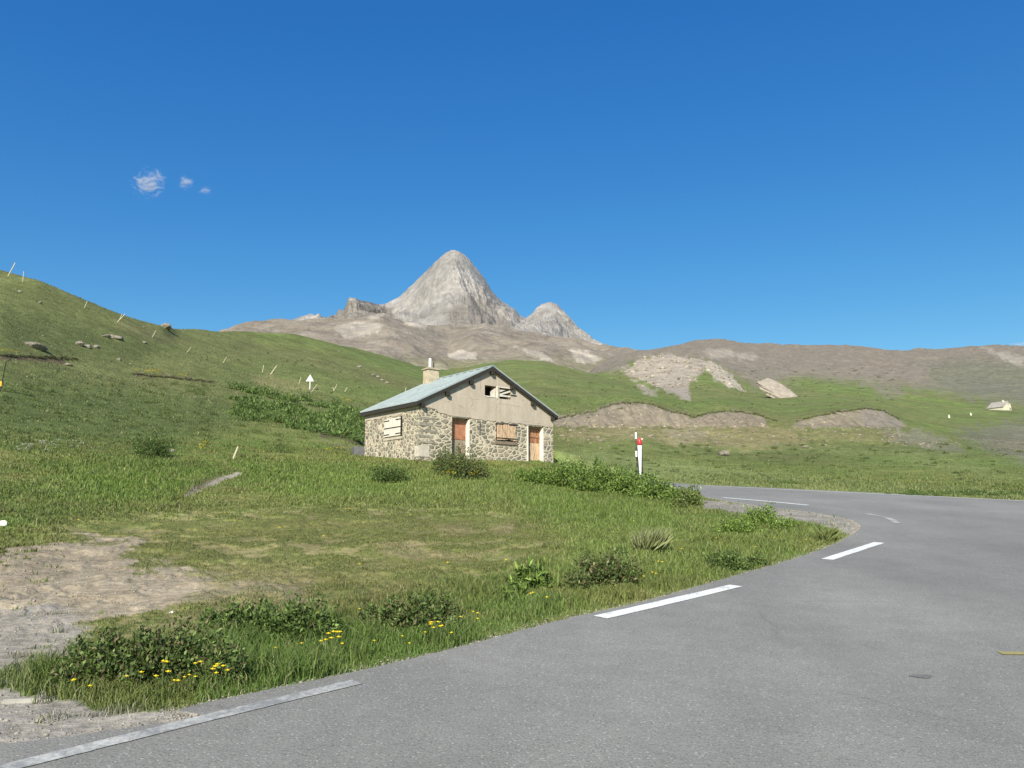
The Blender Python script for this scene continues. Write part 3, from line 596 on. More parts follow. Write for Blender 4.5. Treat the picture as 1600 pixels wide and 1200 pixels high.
strip('road_marking', px([(1102, 759), (1180, 762.5), (1270, 767), (1430, 774.5), (1600, 782.8), (1700, 789), (1800, 797)]), .13, M['paint'])
strip('road_marking', px([(1562, 1021), (1650, 1022)]), .10, M['yellow_paint'])
# an oil-dark patch in the asphalt
bm = bmesh.new(); c = on_plane(1440, 1057.5)
bm.faces.new([bm.verts.new((c[0] + .085 * cos(a) * (1 + .2 * sin(3 * a)), c[1] + .05 * sin(a), plane(0, c[1] + .05 * sin(a)) + .005)) for a in np.linspace(0, 2 * pi, 18, endpoint=False)])
M['patch'] = simple('dark_asphalt', (.15, .15, .14), .9, .3, 40); struct(obj('road_patch', bm, M['patch']))

# ------------------------------------------------------------------ grass: nobody could count the blades
LUSH = [np.array(p, float) for p in ([(60, 700), (340, 730), (300, 800), (60, 800)], [(360, 720), (800, 735), (1060, 790), (1040, 830), (700, 790), (420, 780)], [(1000, 715), (1600, 750), (1600, 772), (1100, 757)], [(300, 1010), (380, 960), (600, 990), (560, 1060), (300, 1110)])]
def grass_height(x, y, u, v, r, sd_):
    h = .06 + .05 * fbm(x / 1.5, y / 1.5, 3)
    for P in LUSH: h = h + .07 * smooth(-20, 20, sdist(u, v, P)) * (1 + .8 * fbm(x / .7, y / .7, 2))
    h = h * (1 - .62 * smooth(-20, 20, sdist(u, v, SHORT)))
    verge = smooth(-3.0, -1.2, sd_) * (.35 + .65 * smooth(-.05, -.5, sd_)) * (y < 30)
    h = h + verge * (.035 + .10 * fbm(x / .6, y / .6, 2)) * (v > 800); h = h * (1 - .6 * smooth(-.35, -.05, sd_))
    h = h + .10 * smooth(.15, .5, fbm(x / 1.1 + 7, y / 1.1, 3)) * (1 - smooth(-20, 20, sdist(u, v, SHORT)))
    h = h + smooth(40, 90, r) * .05
    h = h * (1 - .45 * smooth(860, 960, u) * smooth(44, 52, r)); return np.clip(h, .02, .5)
def blades(name, n, r0, r1, wk, seed, dens=1.0, umax=1750, umin=-120):
    g = np.random.default_rng(seed)
    th = g.uniform(atan(float(tm(umin, 700)[0])), atan(float(tm(umax, 700)[0])), n); r = np.exp(g.uniform(math.log(r0), math.log(r1), n))
    x = np.sin(th) * r; y = np.cos(th) * r; z = ground(x, y); u, v = uv(x, y, z); s_ = road_sd(x, y)
    br = bare(x, y, z); br = np.clip(br - .75 * smooth(.22, .42, fbm(x / .55 + 20, y / .22, 3, .6)), 0, 1); edge = g.uniform(0, 1, n)
    keep = (s_ < -.03) & (edge > br * 1.02) & (v < 1260)
    x, y, z, u, v, s_, r, br = [a[keep] for a in (x, y, z, u, v, s_, r, br)]; n = len(x)
    h = grass_height(x, y, u, v, r, s_) * g.uniform(.45, 1.25, n) * (1 - .5 * br)
    wd = np.clip(wk * r, .003, .10) * g.uniform(.6, 1.3, n); wd = np.minimum(wd, h * .5)
    a = g.uniform(0, 2 * pi, n); lean = g.uniform(.1, .9, n) * h; la = g.uniform(0, 2 * pi, n)
    dx, dy = np.cos(a) * wd / 2, np.sin(a) * wd / 2; lx, ly = np.cos(la) * lean, np.sin(la) * lean
    b0 = np.stack([x - dx, y - dy, z - .01], 1); b1 = np.stack([x + dx, y + dy, z - .01], 1)
    m0 = np.stack([x - dx * .8 + lx * .3, y - dy * .8 + ly * .3, z + h * .6], 1); m1 = np.stack([x + dx * .8 + lx * .3, y + dy * .8 + ly * .3, z + h * .6], 1)
    tp = np.stack([x + lx, y + ly, z + h], 1)
    V = np.stack([b0, b1, m1, m0, tp], 1).reshape(-1, 3); i = np.arange(n)[:, None] * 5
    Fc = np.concatenate([i + np.array([[0, 1, 2]]), i + np.array([[0, 2, 3]]), i + np.array([[3, 2, 4]])])
    c = cover(x, y, z); c = c * g.uniform(.6, 1.5, n)[:, None]
    gb = br > .35; c[gb] = C['grass'] * g.uniform(.6, 1.3, (gb.sum(), 1))
    dry = (g.uniform(0, 1, n) < .07 + .10 * fbm(x / 2, y / 2, 2)); c[dry] = np.array([.31, .32, .15]) * g.uniform(.7, 1.1, (dry.sum(), 1))
    cc_ = np.repeat(c, 5, 0); 
    return tag(mesh_np(name, V, Fc, M['leaf'], col=cc_, smooth_=True), 'short green and straw-coloured meadow grass', 'grass', kind='stuff')
blades('grass', 330000, 4.0, 17, .0011, 5)
blades('grass', 330000, 15, 46, .0010, 6)
blades('grass', 260000, 42, 190, .0010, 8)

# ------------------------------------------------------------------ gravel and rubble
_ico = bmesh.new(); bmesh.ops.create_icosphere(_ico, subdivisions=1, radius=1); IV = np.array([v.co[:] for v in _ico.verts]); IF = np.array([[v.index for v in f.verts] for f in _ico.faces]); _ico.free()
def pebbles(name, x, y, size, mat, seed, label, lift=.2, colr=None):
    g = np.random.default_rng(seed); n = len(x); z = ground(x, y)
    sc = size[:, None] * g.uniform(.55, 1.25, (n, 3)); sc[:, 2] *= .65; a = g.uniform(0, 2 * pi, n)
    V = IV[None] * sc[:, None] * g.uniform(.82, 1.18, (n, len(IV), 1)); ca, sa = np.cos(a)[:, None], np.sin(a)[:, None]
    Vx = V[..., 0] * ca - V[..., 1] * sa + x[:, None]; Vy = V[..., 0] * sa + V[..., 1] * ca + y[:, None]; Vz = V[..., 2] + (z + sc[:, 2] * lift)[:, None]
    Fc = (np.arange(n)[:, None, None] * len(IV) + IF[None]).reshape(-1, 3)
    c = (np.array([.27, .25, .21])[None] * g.uniform(.6, 1.35, (n, 1))) if colr is None else np.array(colr)[None] * g.uniform(.6, 1.4, (n, 1))
    return tag(mesh_np(name, np.stack([Vx, Vy, Vz], -1).reshape(-1, 3), Fc, mat, col=np.repeat(c, len(IV), 0)), label, 'gravel', kind='stuff')
n = N('loose_stone', .92, .15); k = n.noise(30, 4, .6); n.color(n.mix(1.0, n.attr('tint'), n.ramp(k, [(.3, .8), (.7, 1.2)]), 'MULTIPLY')); M['loose'] = n.m
def sample_in(polys, n, seed, r0, r1, umin=-60, umax=1700):
    g = np.random.default_rng(seed); th = g.uniform(atan(float(tm(umin, 700)[0])), atan(float(tm(umax, 700)[0])), n); r = np.exp(g.uniform(math.log(r0), math.log(r1), n))
    x = np.sin(th) * r; y = np.cos(th) * r; z = ground(x, y, False); u, v = uv(x, y, z); k = np.zeros(n, bool)
    for P in polys: k |= in_poly(u, v, P)
    k &= road_sd(x, y) < .05
    return x[k], y[k]
GP = [np.array(p, float) for p in ([(-60, 875), (120, 850), (190, 860), (300, 905), (220, 945), (110, 1010), (60, 1055), (-60, 1080)], [(-60, 1088), (90, 1088), (200, 1116), (420, 1092), (560, 1055), (300, 1125), (-60, 1215)], [(1090, 780), (1250, 793), (1350, 815), (1340, 834), (1250, 818), (1110, 796)])]
x, y = sample_in(GP, 45000, 21, 3.6, 40); g_ = np.random.default_rng(4)
pebbles('gravel', x, y, np.minimum(.003 + .013 * g_.random(len(x))**5 + .00035 * np.hypot(x, y), .05), M['loose'], 22, 'small grey stones and grit lying on the bare ground')
g_ = np.random.default_rng(14); k_ = g_.integers(0, len(inner_c) - 60, 9000); f_ = g_.random((9000, 1)); q_ = inner_c[k_] * (1 - f_) + inner_c[k_ + 1] * f_; q_ = q_ + g_.normal(size=q_.shape) * .07
q_ = q_[(q_[:, 0] > -6) & (q_[:, 1] < 36)]
pebbles('gravel', q_[:, 0], q_[:, 1], .003 + .009 * g_.random(len(q_))**3 + .0004 * q_[:, 1], M['loose'], 23, 'grit and small stones along the crumbling inner edge of the road', .35)
x, y = sample_in([np.array([(870, 670), (1250, 670), (1420, 672), (1500, 690), (1500, 706), (1420, 700), (1240, 700), (1120, 702), (1020, 690), (880, 692)], float)], 12000, 31, 55, 125)
k = fbm(x / 6, y / 4, 3) > .0; x, y = x[k], y[k]
pebbles('rubble', x, y, .06 + .26 * np.random.default_rng(5).random(len(x))**4, M['loose'], 32, 'loose pale rubble spilled below the old road terrace', .0, (.20, .175, .125))

def poly_of(*names_from): return [np.array(p, float) for nme, p, *_ in PAINT if nme in names_from and np.array(p)[:, 1].max() < 640 and np.array(p)[:, 1].min() > 550]
x, y = sample_in(poly_of('rock', 'rockpale'), 16000, 41, 300, 520); k = fbm(x / 14, y / 20, 3) > -.05; x, y = x[k], y[k]
pebbles('rubble', x, y, .25 + 1.3 * np.random.default_rng(6).random(len(x))**5, M['loose'], 42, 'broken rock scattered over the bare rocky hill', .0, (.30, .265, .21))
x, y = sample_in([np.array([(872, 655), (945, 636), (1010, 632), (1085, 654), (1140, 644), (1198, 660), (1198, 668), (872, 668)], float), np.array([(1244, 662), (1310, 647), (1380, 643), (1412, 666), (1250, 667)], float)], 16000, 43, 85, 140)
pebbles('rubble', x, y, .04 + .28 * np.random.default_rng(7).random(len(x))**6, M['loose'], 44, 'small stones lying on the eroded earth banks', .1, (.27, .225, .165))
# ------------------------------------------------------------------ foliage
def leaves(name, blobs, n, size, cols, parent=None, seed=1, up=.35, narrow=.45):
    if n > 2000 and size < .2: n = int(n * 1.7); size *= .82
    """blobs: (cx,cy,cz,rx,ry,rz) -> one mesh of many small leaves"""
    g = np.random.default_rng(seed); B = np.array(blobs, float); vol = B[:, 3] * B[:, 4] * B[:, 5]; k = g.choice(len(B), n, p=vol**.66 / (vol**.66).sum())
    d = g.normal(size=(n, 3)); d /= np.linalg.norm(d, axis=1)[:, None]; d[:, 2] = np.abs(d[:, 2]) * .98 + d[:, 2] * .02
    lum = 1 + .42 * perlin(d[:, 0] * 2.7 + B[k, 0], d[:, 1] * 2.7 + d[:, 2] * 2.1 + B[k, 1]) * 1.6
    rad = g.uniform(.2, 1.05, n)**.5 * lum * np.where(g.random(n) < .06, g.uniform(1, 1.4, n), 1); p = B[k, :3] + d * B[k, 3:] * rad[:, None]
    s = size * g.uniform(.6, 1.4, n)
    ax = d * .5 + g.normal(size=(n, 3)) * .7; ax[:, 2] += up; ax /= np.linalg.norm(ax, axis=1)[:, None]
    sd2 = np.cross(ax, g.normal(size=(n, 3))); sd2 /= np.linalg.norm(sd2, axis=1)[:, None] + 1e-9
    a0 = p - ax * s[:, None] * .5; a1 = p + sd2 * (s * narrow * .5)[:, None]; a2 = p + ax * s[:, None] * .5; a3 = p - sd2 * (s * narrow * .5)[:, None]
    V = np.stack([a0, a1, a2, a3], 1).reshape(-1, 3); Fc = np.arange(n * 4).reshape(-1, 4)
    cl = np.array(cols, float); c = cl[g.integers(0, len(cl), n)] * g.uniform(.6, 1.35, n)[:, None]; hi = g.random(n) < .14; c[hi] = c[hi] * 1.2 + np.array([.09, .11, .045])  # some random leaves lightened: glare painted into their colour
    return mesh_np(name, V, Fc, M['leaf'], parent, col=np.repeat(c, 4, 0))
M['stem'] = simple('shrub_stem', (.13, .09, .055), .9, .3, 10)
M['grass_stem'] = simple('green_stem', (.11, .15, .05), .7, .2, 10)
DG = [(.085, .135, .036), (.11, .165, .042), (.065, .105, .032)]; MG = [(.10, .155, .036), (.12, .18, .044), (.08, .13, .034)]; BG = [(.17, .26, .05), (.13, .215, .042), (.20, .28, .06)]
PU = [(.14, .13, .06), (.10, .145, .04), (.17, .15, .075), (.08, .115, .036)]
def shrub(label, group, lobes, nleaf, leaf, cols, Yd=None, name='shrub', cat='shrub', seed=1, narrow=.45, depth=.8):
    """lobes: (u, base v, width px, height px)"""
    l0 = lobes[0]; root = hit(l0[0], l0[1]) if Yd is None else None
    blobs = []; 
    for (u, v, wp, hp) in lobes:
        P = hit(u, v); 
        if Yd is not None:
            t, _ = tm(u, v); yy = Yd; xx = float(t) * yy; P = Vector((xx, yy, float(ground(np.array([xx]), np.array([yy]))[0])))
        sc = P.y / F_PX; blobs.append((P.x, P.y + wp * sc * depth * .5, P.z - .02, wp * sc / 2, wp * sc * depth / 2, hp * sc * 1.22))
    b0 = blobs[0]; base = Vector((b0[0], b0[1], b0[2])); t = thing(name, label, cat, base, 0, group)
    loc = [(b[0] - base.x, b[1] - base.y, b[2] - base.z, b[3], b[4], b[5]) for b in blobs]
    f = leaves('foliage', loc, nleaf, leaf, cols, t, seed, narrow=narrow)
    bm = bmesh.new(); rs = random.Random(seed)
    for b in loc:
        if b is not loc[0]: tube(bm, (0, 0, -.03), (b[0], b[1], b[2] - .03), .014, .012, 5)
        for i in range(7):
            a = rs.uniform(0, 2 * pi); q = rs.uniform(.3, .8)
            tube(bm, (b[0] + .1 * b[3] * cos(a), b[1] + .1 * b[4] * sin(a), b[2] - .02), (b[0] + b[3] * q * cos(a), b[1] + b[4] * q * sin(a), b[2] + b[5] * rs.uniform(.5, .85)), .012, .004, 5)
    obj('stem', bm, M['stem'], t); return t
shrub('broad low mass of bright green willow shrub at the right of the cottage', None, [(836, 757, 66, 22), (892, 765, 84, 34), (944, 772, 86, 38), (990, 777, 76, 34), (1030, 783, 66, 27), (1068, 787, 56, 18)], 20000, .13, BG + BG + MG, seed=2)
shrub('leafy shrub with reddish stems growing before the left cottage door', None, [(712, 750, 64, 44), (742, 748, 40, 30), (690, 742, 36, 32)], 4600, .11, PU + MG, seed=3)
shrub('small dark shrub in the lawn below the shuttered side of the cottage', None, [(595, 757, 40, 26), (620, 756, 34, 24)], 2200, .10, MG + DG, seed=4)
shrub('round dark green shrub alone on the slope above the gravel', None, [(228, 716, 54, 36), (212, 712, 26, 24), (248, 714, 26, 22)], 3600, .09, DG + MG, seed=5)
shrub('dark tangled weed clump at the gravel edge nearest the road line', 'weed clumps along the road verge', [(190, 1080, 170, 70), (130, 1078, 110, 52), (270, 1075, 130, 62), (90, 1084, 70, 30), (330, 1078, 80, 46)], 12000, .05, DG + PU + MG, name='weed_clump', cat='weeds', seed=6, depth=.5)
shrub('long dark leafy weed clump in tall grass between gravel and verge', 'weed clumps along the road verge', [(440, 1012, 120, 52), (370, 1002, 80, 44), (500, 1012, 60, 40), (330, 990, 50, 26)], 9000, .055, DG + MG, name='weed_clump', cat='weeds', seed=7, depth=.5)
shrub('dark weed clump beside the gap between the two verge lines', 'weed clumps along the road verge', [(640, 996, 110, 46), (590, 992, 60, 36), (690, 986, 50, 34)], 6500, .055, DG + MG + PU, name='weed_clump', cat='weeds', seed=8, depth=.5)
shrub('reddish brown tipped weed clump above the first white dash', 'weed clumps along the road verge', [(945, 922, 90, 44), (905, 926, 50, 26), (985, 918, 40, 30)], 5200, .06, PU + DG, name='weed_clump', cat='weeds', seed=9, depth=.5)
shrub('bright green broad-leaved weed clump left of the reddish one', 'weed clumps along the road verge', [(828, 924, 60, 34), (805, 940, 60, 20)], 1500, .13, BG + MG, name='weed_clump', cat='weeds', seed=10, narrow=.22, depth=.5)
shrub('low pale green weed clump beside the gravel tip of the bend', 'weed clumps along the road verge', [(1195, 822, 60, 26), (1160, 838, 70, 22), (1240, 830, 60, 16), (1290, 838, 44, 12)], 4500, .07, BG, name='weed_clump', cat='weeds', seed=12, depth=.5)
shrub('dark green weed clump low in the grass near the last verge dash', 'weed clumps along the road verge', [(1140, 892, 60, 22), (1185, 885, 30, 16)], 2200, .06, MG + DG, name='weed_clump', cat='weeds', seed=13, depth=.5)
shrub('small weedy clump where the bright shrub meets the road edge', None, [(1082, 792, 40, 26), (1062, 796, 30, 18)], 1800, .08, PU + BG, name='weed_clump', cat='weeds', seed=14, depth=.5)
# pale tall grass tuft
def tuft(u, v, hp, n, col, label, seed, spread=.16):
    P = hit(u, v); H = hp * P.y / F_PX; g = np.random.default_rng(seed); a = g.uniform(0, 2 * pi, n); q = g.uniform(0, 1, n)**.5 * spread
    x = np.cos(a) * q; y = np.sin(a) * q; h = H * g.uniform(.5, 1.05, n); lx = x * .3 + g.normal(size=n) * .09 + .05; ly = y * 1.2; ww = .0035
    pa = g.uniform(0, pi, n); dx, dy = np.cos(pa) * ww, np.sin(pa) * ww
    V = np.stack([np.stack([x - dx, y - dy, 0 * x], 1), np.stack([x + dx, y + dy, 0 * x], 1), np.stack([x + dx + lx * .4, y + dy + ly * .4, h * .6], 1), np.stack([x + lx, y + ly, h], 1)], 1).reshape(-1, 3)
    c = np.array(col) * g.uniform(.7, 1.2, (n, 1))
    o = mesh_np('grass_tuft', V, np.arange(4 * n).reshape(-1, 4), M['leaf'], col=np.repeat(c, 4, 0)); o.location = P; return tag(o, label, 'grass tuft')
tuft(1015, 862, 38, 300, (.30, .33, .15), 'pale straw coloured tall grass tuft in the middle of the bend', 3, .24)
tuft(1290, 0 + 845, 24, 120, (.2, .24, .08), 'short green grass tuft close to the tip of the bend', 4)
def thicket(name, pts, n, leaf, cols, label, seed):
    bl = []
    for (u, v, wp, hp) in pts:
        P = hit(u, v); sc = P.y / F_PX; bl.append((P.x, P.y, P.z, wp * sc / 2, wp * sc * .4, hp * sc))
    return tag(leaves(name, bl, n, leaf, cols, None, seed, .9, .28), label, 'undergrowth', kind='stuff')
rs = random.Random(3)
pts = [(u + rs.uniform(-6, 6), 618 + (u - 380) * .19 + dv + rs.uniform(-4, 4), rs.uniform(20, 46), rs.uniform(5, 15)) for u in range(372, 568, 10) for dv in (-6, 6, 16, 26, 34) if rs.random() < .74]
thicket('undergrowth', pts, 26000, .30, [(.10, .17, .042), (.125, .195, .048), (.085, .14, .038), (.15, .205, .06)], 'dense dark green thicket on the slope behind the cottage', 15)
pts = [(rs.uniform(-20, 340), rs.uniform(600, 700), rs.uniform(8, 22), rs.uniform(3, 7)) for i in range(150)] + [(rs.uniform(300, 560), rs.uniform(655, 715), rs.uniform(12, 26), rs.uniform(3, 7)) for i in range(30)]
thicket('undergrowth', pts, 15000, .12, [(.10, .14, .042), (.13, .17, .05), (.085, .12, .038), (.15, .185, .06)], 'scattered low heath plants covering the hillside', 16)
pts = [(u, v_, rs.uniform(10, 26), rs.uniform(4, 9)) for u, v_ in [(rs.uniform(1380, 1600), rs.uniform(771, 777)) for i in range(34)] + [(rs.uniform(1200, 1250), rs.uniform(756, 760)) for i in range(6)]]
thicket('undergrowth', pts, 5000, .08, MG + DG, 'fringe of dark weeds along the far road edge', 17)
BK = [(870, 654), (900, 647.5), (930, 642), (945, 635), (975, 628.5), (1010, 629.5), (1050, 642.5), (1085, 651.5), (1110, 644.5), (1140, 641.5), (1180, 646.5), (1215, 658)]; BK2 = [(1246, 658), (1270, 650.5), (1310, 643.5), (1350, 637.5), (1380, 641.5), (1405, 655)]
pts = []
for bk in (BK, BK2):
    b_ = np.array(bk, float)
    for u_ in np.arange(b_[0, 0], b_[-1, 0], 2.6): pts.append((u_, float(np.interp(u_, b_[:, 0], b_[:, 1])) + rs.uniform(.2, 2.2), rs.uniform(3, 7), rs.uniform(1.2, 2.6)))
thicket('undergrowth', pts, 5200, .22, [(.10, .09, .05), (.13, .13, .055), (.08, .07, .04), (.13, .16, .055)], 'ragged dark turf lip overhanging the eroded banks', 27)
pts = [(u_, 557 + (u_ - 10) * .04 + rs.uniform(-1, 2), rs.uniform(5, 12), rs.uniform(2, 4)) for u_ in np.arange(0, 120, 3.)] + [(u_, 585 + (u_ - 210) * .1 + rs.uniform(-1, 1.5), rs.uniform(4, 10), rs.uniform(1.5, 3)) for u_ in np.arange(210, 334, 4.)] + [(u_, 673 + (u_ - 484) * .2 + rs.uniform(-1, 2), rs.uniform(4, 9), rs.uniform(1.5, 3.5)) for u_ in np.arange(484, 566, 3.)]
thicket('undergrowth', pts, 6500, .14, [(.05, .045, .025), (.08, .075, .035), (.035, .03, .02), (.10, .13, .045)], 'dark ragged turf along the earth cuts of the hillside', 28)
pts = [(rs.uniform(-10, 620), rs.random(), rs.uniform(4, 15), rs.uniform(1.2, 4)) for i in range(330)]; pts = [(u_, 445 + u_ * .17 + f_ * (215 - u_ * .12), a_, b_) for u_, f_, a_, b_ in pts]
thicket('undergrowth', pts, 15000, .17, [(.085, .11, .038), (.12, .145, .05), (.17, .17, .075), (.065, .08, .03)], 'coarse tussocks and heath tufts dotted over the left hillside', 36)
pts = [(rs.uniform(960, 1600), rs.uniform(0, 1), rs.uniform(5, 16), rs.uniform(1.5, 3.5)) for i in range(230)]; pts = [(u_, 694 + f_ * (60 + (u_ - 960) * .02), a_, b_) for u_, f_, a_, b_ in pts]
thicket('undergrowth', pts, 9000, .16, [(.10, .145, .05), (.14, .19, .065), (.18, .19, .08), (.08, .11, .04)], 'coarse tussocks dotted over the green bank beyond the road', 33)
pts = [(rs.uniform(850, 1420), rs.uniform(575, 640), rs.uniform(3, 10), rs.uniform(.8, 1.8)) for i in range(260)] + [(rs.uniform(300, 680), 0, rs.uniform(3, 9), rs.uniform(.8, 1.8)) for i in range(160)]
pts = [(u_, v_ or 535 + (u_ - 300) * .14 + rs.uniform(0, 60), a_, b_) for u_, v_, a_, b_ in pts]
thicket('undergrowth', pts, 9000, .45, [(.09, .115, .045), (.12, .14, .05), (.15, .14, .07), (.07, .085, .035)], 'low dark heath dotted over the green hills behind the cottage', 34)
pts = [(rs.uniform(20, 130), rs.uniform(688, 706), rs.uniform(6, 12), rs.uniform(2, 4)) for i in range(36)]
thicket('wildflowers', pts, 1500, .07, [(.5, .52, .42), (.35, .4, .28), (.12, .17, .06)], 'whitish flowering patch on the left hillside', 18)

# yellow flowers: every plant its own thing
def flower_proto(k, H, nb, hs_):
    t = thing('yellow_flower', 'tmp', 'flower', (0, 0, 0)); rs = random.Random(k); bs = bmesh.new(); bb = bmesh.new()
    for i in range(nb):
        a = rs.uniform(0, 2 * pi); q = rs.uniform(.1, .45) * H if nb > 1 else .05 * H; h = H * rs.uniform(.7, 1); x, y = q * cos(a), q * sin(a)
        tube(bs, (0, 0, -.02), (x * .5, y * .5, h * .6), .003, .0025, 5); tube(bs, (x * .5, y * .5, h * .6), (x, y, h), .0025, .002, 5)
        for j in range(9):
            b = 2 * pi * j / 9; R = hs_ * rs.uniform(.8, 1.1); u0 = Vector((cos(b - .25), sin(b - .25), .15)); u1 = Vector((cos(b + .25), sin(b + .25), .15)); um = Vector((cos(b), sin(b), .35)); c = Vector((x, y, h))
            bb.faces.new([bb.verts.new(c), bb.verts.new(c + u0 * R * .7), bb.verts.new(c + um * R), bb.verts.new(c + u1 * R * .7)])
        m_ = bmesh.ops.create_icosphere(bb, subdivisions=1, radius=hs_ * .45, matrix=Matrix.Translation((x, y, h + hs_ * .15)))
    obj('stem', bs, M['grass_stem'], t); obj('blossom', bb, M['yellow'], t); return t
protos = [flower_proto(1, .22, 1, .026), flower_proto(2, .26, 3, .024), flower_proto(3, .30, 6, .03)]
first = [True] * 3
def put_flower(k, u, v, sc, label, group, rz):
    P = hit(u, v); src = protos[k]
    if first[k]: t = src; first[k] = False
    else:
        t = src.copy(); COL.objects.link(t)
        for ch in list(src.children): c = ch.copy(); COL.objects.link(c); c.parent = t
    t.location = P; t.scale = (sc, sc, sc); t.rotation_euler = (0, 0, rz); t['label'] = label; t['group'] = group
VG = ('yellow flower on a thin stem in the grass of the road verge', 'yellow flowers along the road verge')
rs = random.Random(12)
for (u, v, k) in [(522, 1022, 2), (517, 1030, 1), (665, 1003, 0), (680, 1000, 2), (688, 1002, 0), (732, 980, 1), (562, 965, 0), (495, 975, 1), (627, 1010, 0), (584, 1018, 0), (600, 966, 0), (840, 950, 1), (196, 1072, 1), (217, 1080, 0), (253, 1078, 1), (272, 1086, 0), (298, 1080, 1), (322, 1068, 1), (336, 1070, 0), (341, 1076, 2), (278, 1092, 0), (243, 1088, 0), (120, 1096, 1), (305, 1058, 1), (1035, 893, 0), (1030, 886, 0), (1015, 912, 1), (962, 925, 0), (1058, 850, 0), (1066, 868, 0), (1112, 840, 0), (1120, 846, 0), (1005, 843, 0), (745, 985, 0), (430, 1030, 0), (470, 1024, 0), (640, 1022, 0), (705, 1008, 0), (1340, 838, 0), (1210, 845, 0), (1260, 850, 0), (1180, 862, 0)]:
    put_flower(k, u, v + 8, rs.uniform(.6, .95), VG[0], VG[1], rs.uniform(0, 6))
LG = ('small yellow flower scattered in the short lawn', 'yellow flowers scattered on the lawn')
for (u, v) in [(432, 790), (436, 842), (120, 832), (235, 810), (230, 812), (350, 815), (420, 742), (428, 745), (470, 795), (560, 800), (545, 812), (300, 790), (880, 795), (990, 830), (680, 758), (860, 780), (755, 800), (610, 775), (505, 860), (700, 905), (790, 905), (560, 905), (365, 830), (640, 820)]:
    put_flower(0, u, v, rs.uniform(.9, 1.3), LG[0], LG[1], rs.uniform(0, 6))
for nm, lst, sc in (('bunch of yellow flowers in the shrub before the left cottage door', [(700, 748), (708, 750), (704, 746), (738, 750), (745, 748), (750, 746)], 1.3), ('bunch of yellow flowers by the weathered short stake', [(312, 706), (318, 704), (315, 712), (322, 702)], 1.6), ('bunch of yellow flowers left of the dark earth cut beside the cottage', [(512, 710), (518, 709), (524, 708), (535, 709)], 1.4), ('bunch of yellow flowers at the road end of the bright shrub', [(1066, 780), (1072, 782), (1080, 780), (1075, 778)], 1.2), ('bunch of yellow flowers on the dark terrace edge of the hillside', [(228, 588), (236, 586), (240, 588), (232, 590), (244, 589), (212, 586), (280, 594), (288, 595), (249, 590)], 3.2), ('bunch of yellow flowers on the earth bank at the left edge of the hill', [(10, 557), (16, 557), (24, 558), (5, 556)], 2.5), ('bunch of yellow flowers in the thicket behind the cottage', [(534, 630), (541, 632), (545, 634), (500, 628)], 3.0)):
    for (u, v) in lst: put_flower(2, u, v, .8 * sc * rs.uniform(.85, 1.15), nm, nm, rs.uniform(0, 6))

# ------------------------------------------------------------------ boulders and outcrops
def facet(P, seed, k, lo, hi):
    g = np.random.default_rng(seed + 900); P = P.copy()
    for i in range(k):
        nn = g.normal(size=3); nn /= np.linalg.norm(nn); o_ = g.uniform(lo, hi); d_ = P @ nn; P -= np.maximum(d_ - o_, 0)[:, None] * nn * .93
    return P
def rock(u, v, wp, hp, label, group=None, seed=1, sub=4, name='boulder', cat='boulder', slant=0, dp=.7, mat=None, sink=.3, rough=.55):
    P = hit(u, v); sc = P.y / F_PX; a, b, c = wp * sc / 2, wp * sc / 2 * dp, hp * sc / 2
    bm = bmesh.new(); bmesh.ops.create_icosphere(bm, subdivisions=min(sub + 1, 5), radius=1)
    C0 = np.array([q.co[:] for q in bm.verts]); s = seed * 7.1
    d = 1 + rough * ridged(C0[:, 0] * 1.3 + s + C0[:, 2] * .7, C0[:, 1] * 1.3 + C0[:, 2] * 1.1 + s, 5) + .22 * fbm(C0[:, 0] * 4 + s, C0[:, 2] * 4 + C0[:, 1] * 3, 4)
    C0 = facet(C0 * (d**.4)[:, None], seed, 16, .62, .92) * (1 + .05 * fbm(C0[:, 0] * 9, C0[:, 2] * 9 + C0[:, 1] * 7, 3))[:, None]
    for q, w_ in zip(bm.verts, C0): q.co = (w_[0] * a + w_[2] * c * slant, w_[1] * b, w_[2] * c)
    o = obj(name, bm, mat or M['stone']); o.location = P + Vector((0, b * .5, c * (1 - sink * 2))); return tag(o, label, cat, group)
M['outcrop'] = M['stone'].copy(); 
rock(52, 543, 40, 15, 'long slanting grey rock lying on the upper left hillside', None, 1, 4, slant=-.8)
rock(122, 540, 16, 12, 'pale cracked boulder left in the row on the hillside', None, 2); rock(136, 543, 13, 9, 'middle boulder of the three in the hillside row', None, 3); rock(149, 543, 10, 7, 'smallest boulder ending the three in the hillside row', None, 4)
rock(163, 527, 16, 8, 'low flat rock left in the pair under the fence line', None, 5); rock(180, 530, 24, 11, 'wide craggy rock right in the pair under the fence line', None, 6, slant=-.5)
rock(258, 513, 20, 14, 'grey boulder perched on the skyline of the left hill', None, 7, rough=.2)
rock(185, 563, 9, 5, 'small pale rock lying alone below the craggy pair', None, 8); rock(62, 474, 7, 5, 'small white rock high on the left hill', None, 9, 3); rock(30, 456, 8, 4, 'small flat rock near the top of the left hill', None, 10, 3)
rock(104, 571, 16, 6, 'flat rock at the end of the dark earth bank', None, 11); rock(225, 536, 10, 5, 'low rock right of the craggy pair', None, 12, 3)
rock(560, 574, 8, 5, 'small pale rock on the hill crest above the shrubs', None, 13, 3); 
for i, (u, v) in enumerate([(583, 587), (590, 590), (597, 595), (604, 599)]): rock(u, v, 8, 5, 'pale rock in the slanting row on the hill behind the cottage roof', 'rocks in the slanting row', 14 + i, 3)
rock(1132, 712, 19, 13, 'square pale boulder on the green bank above the road', None, 20, 4, slant=.3, rough=.15)
rock(3, 823, 12, 14, 'white stone cut by the left edge of the photo', None, 21, 3, mat=M['white'], rough=.12)
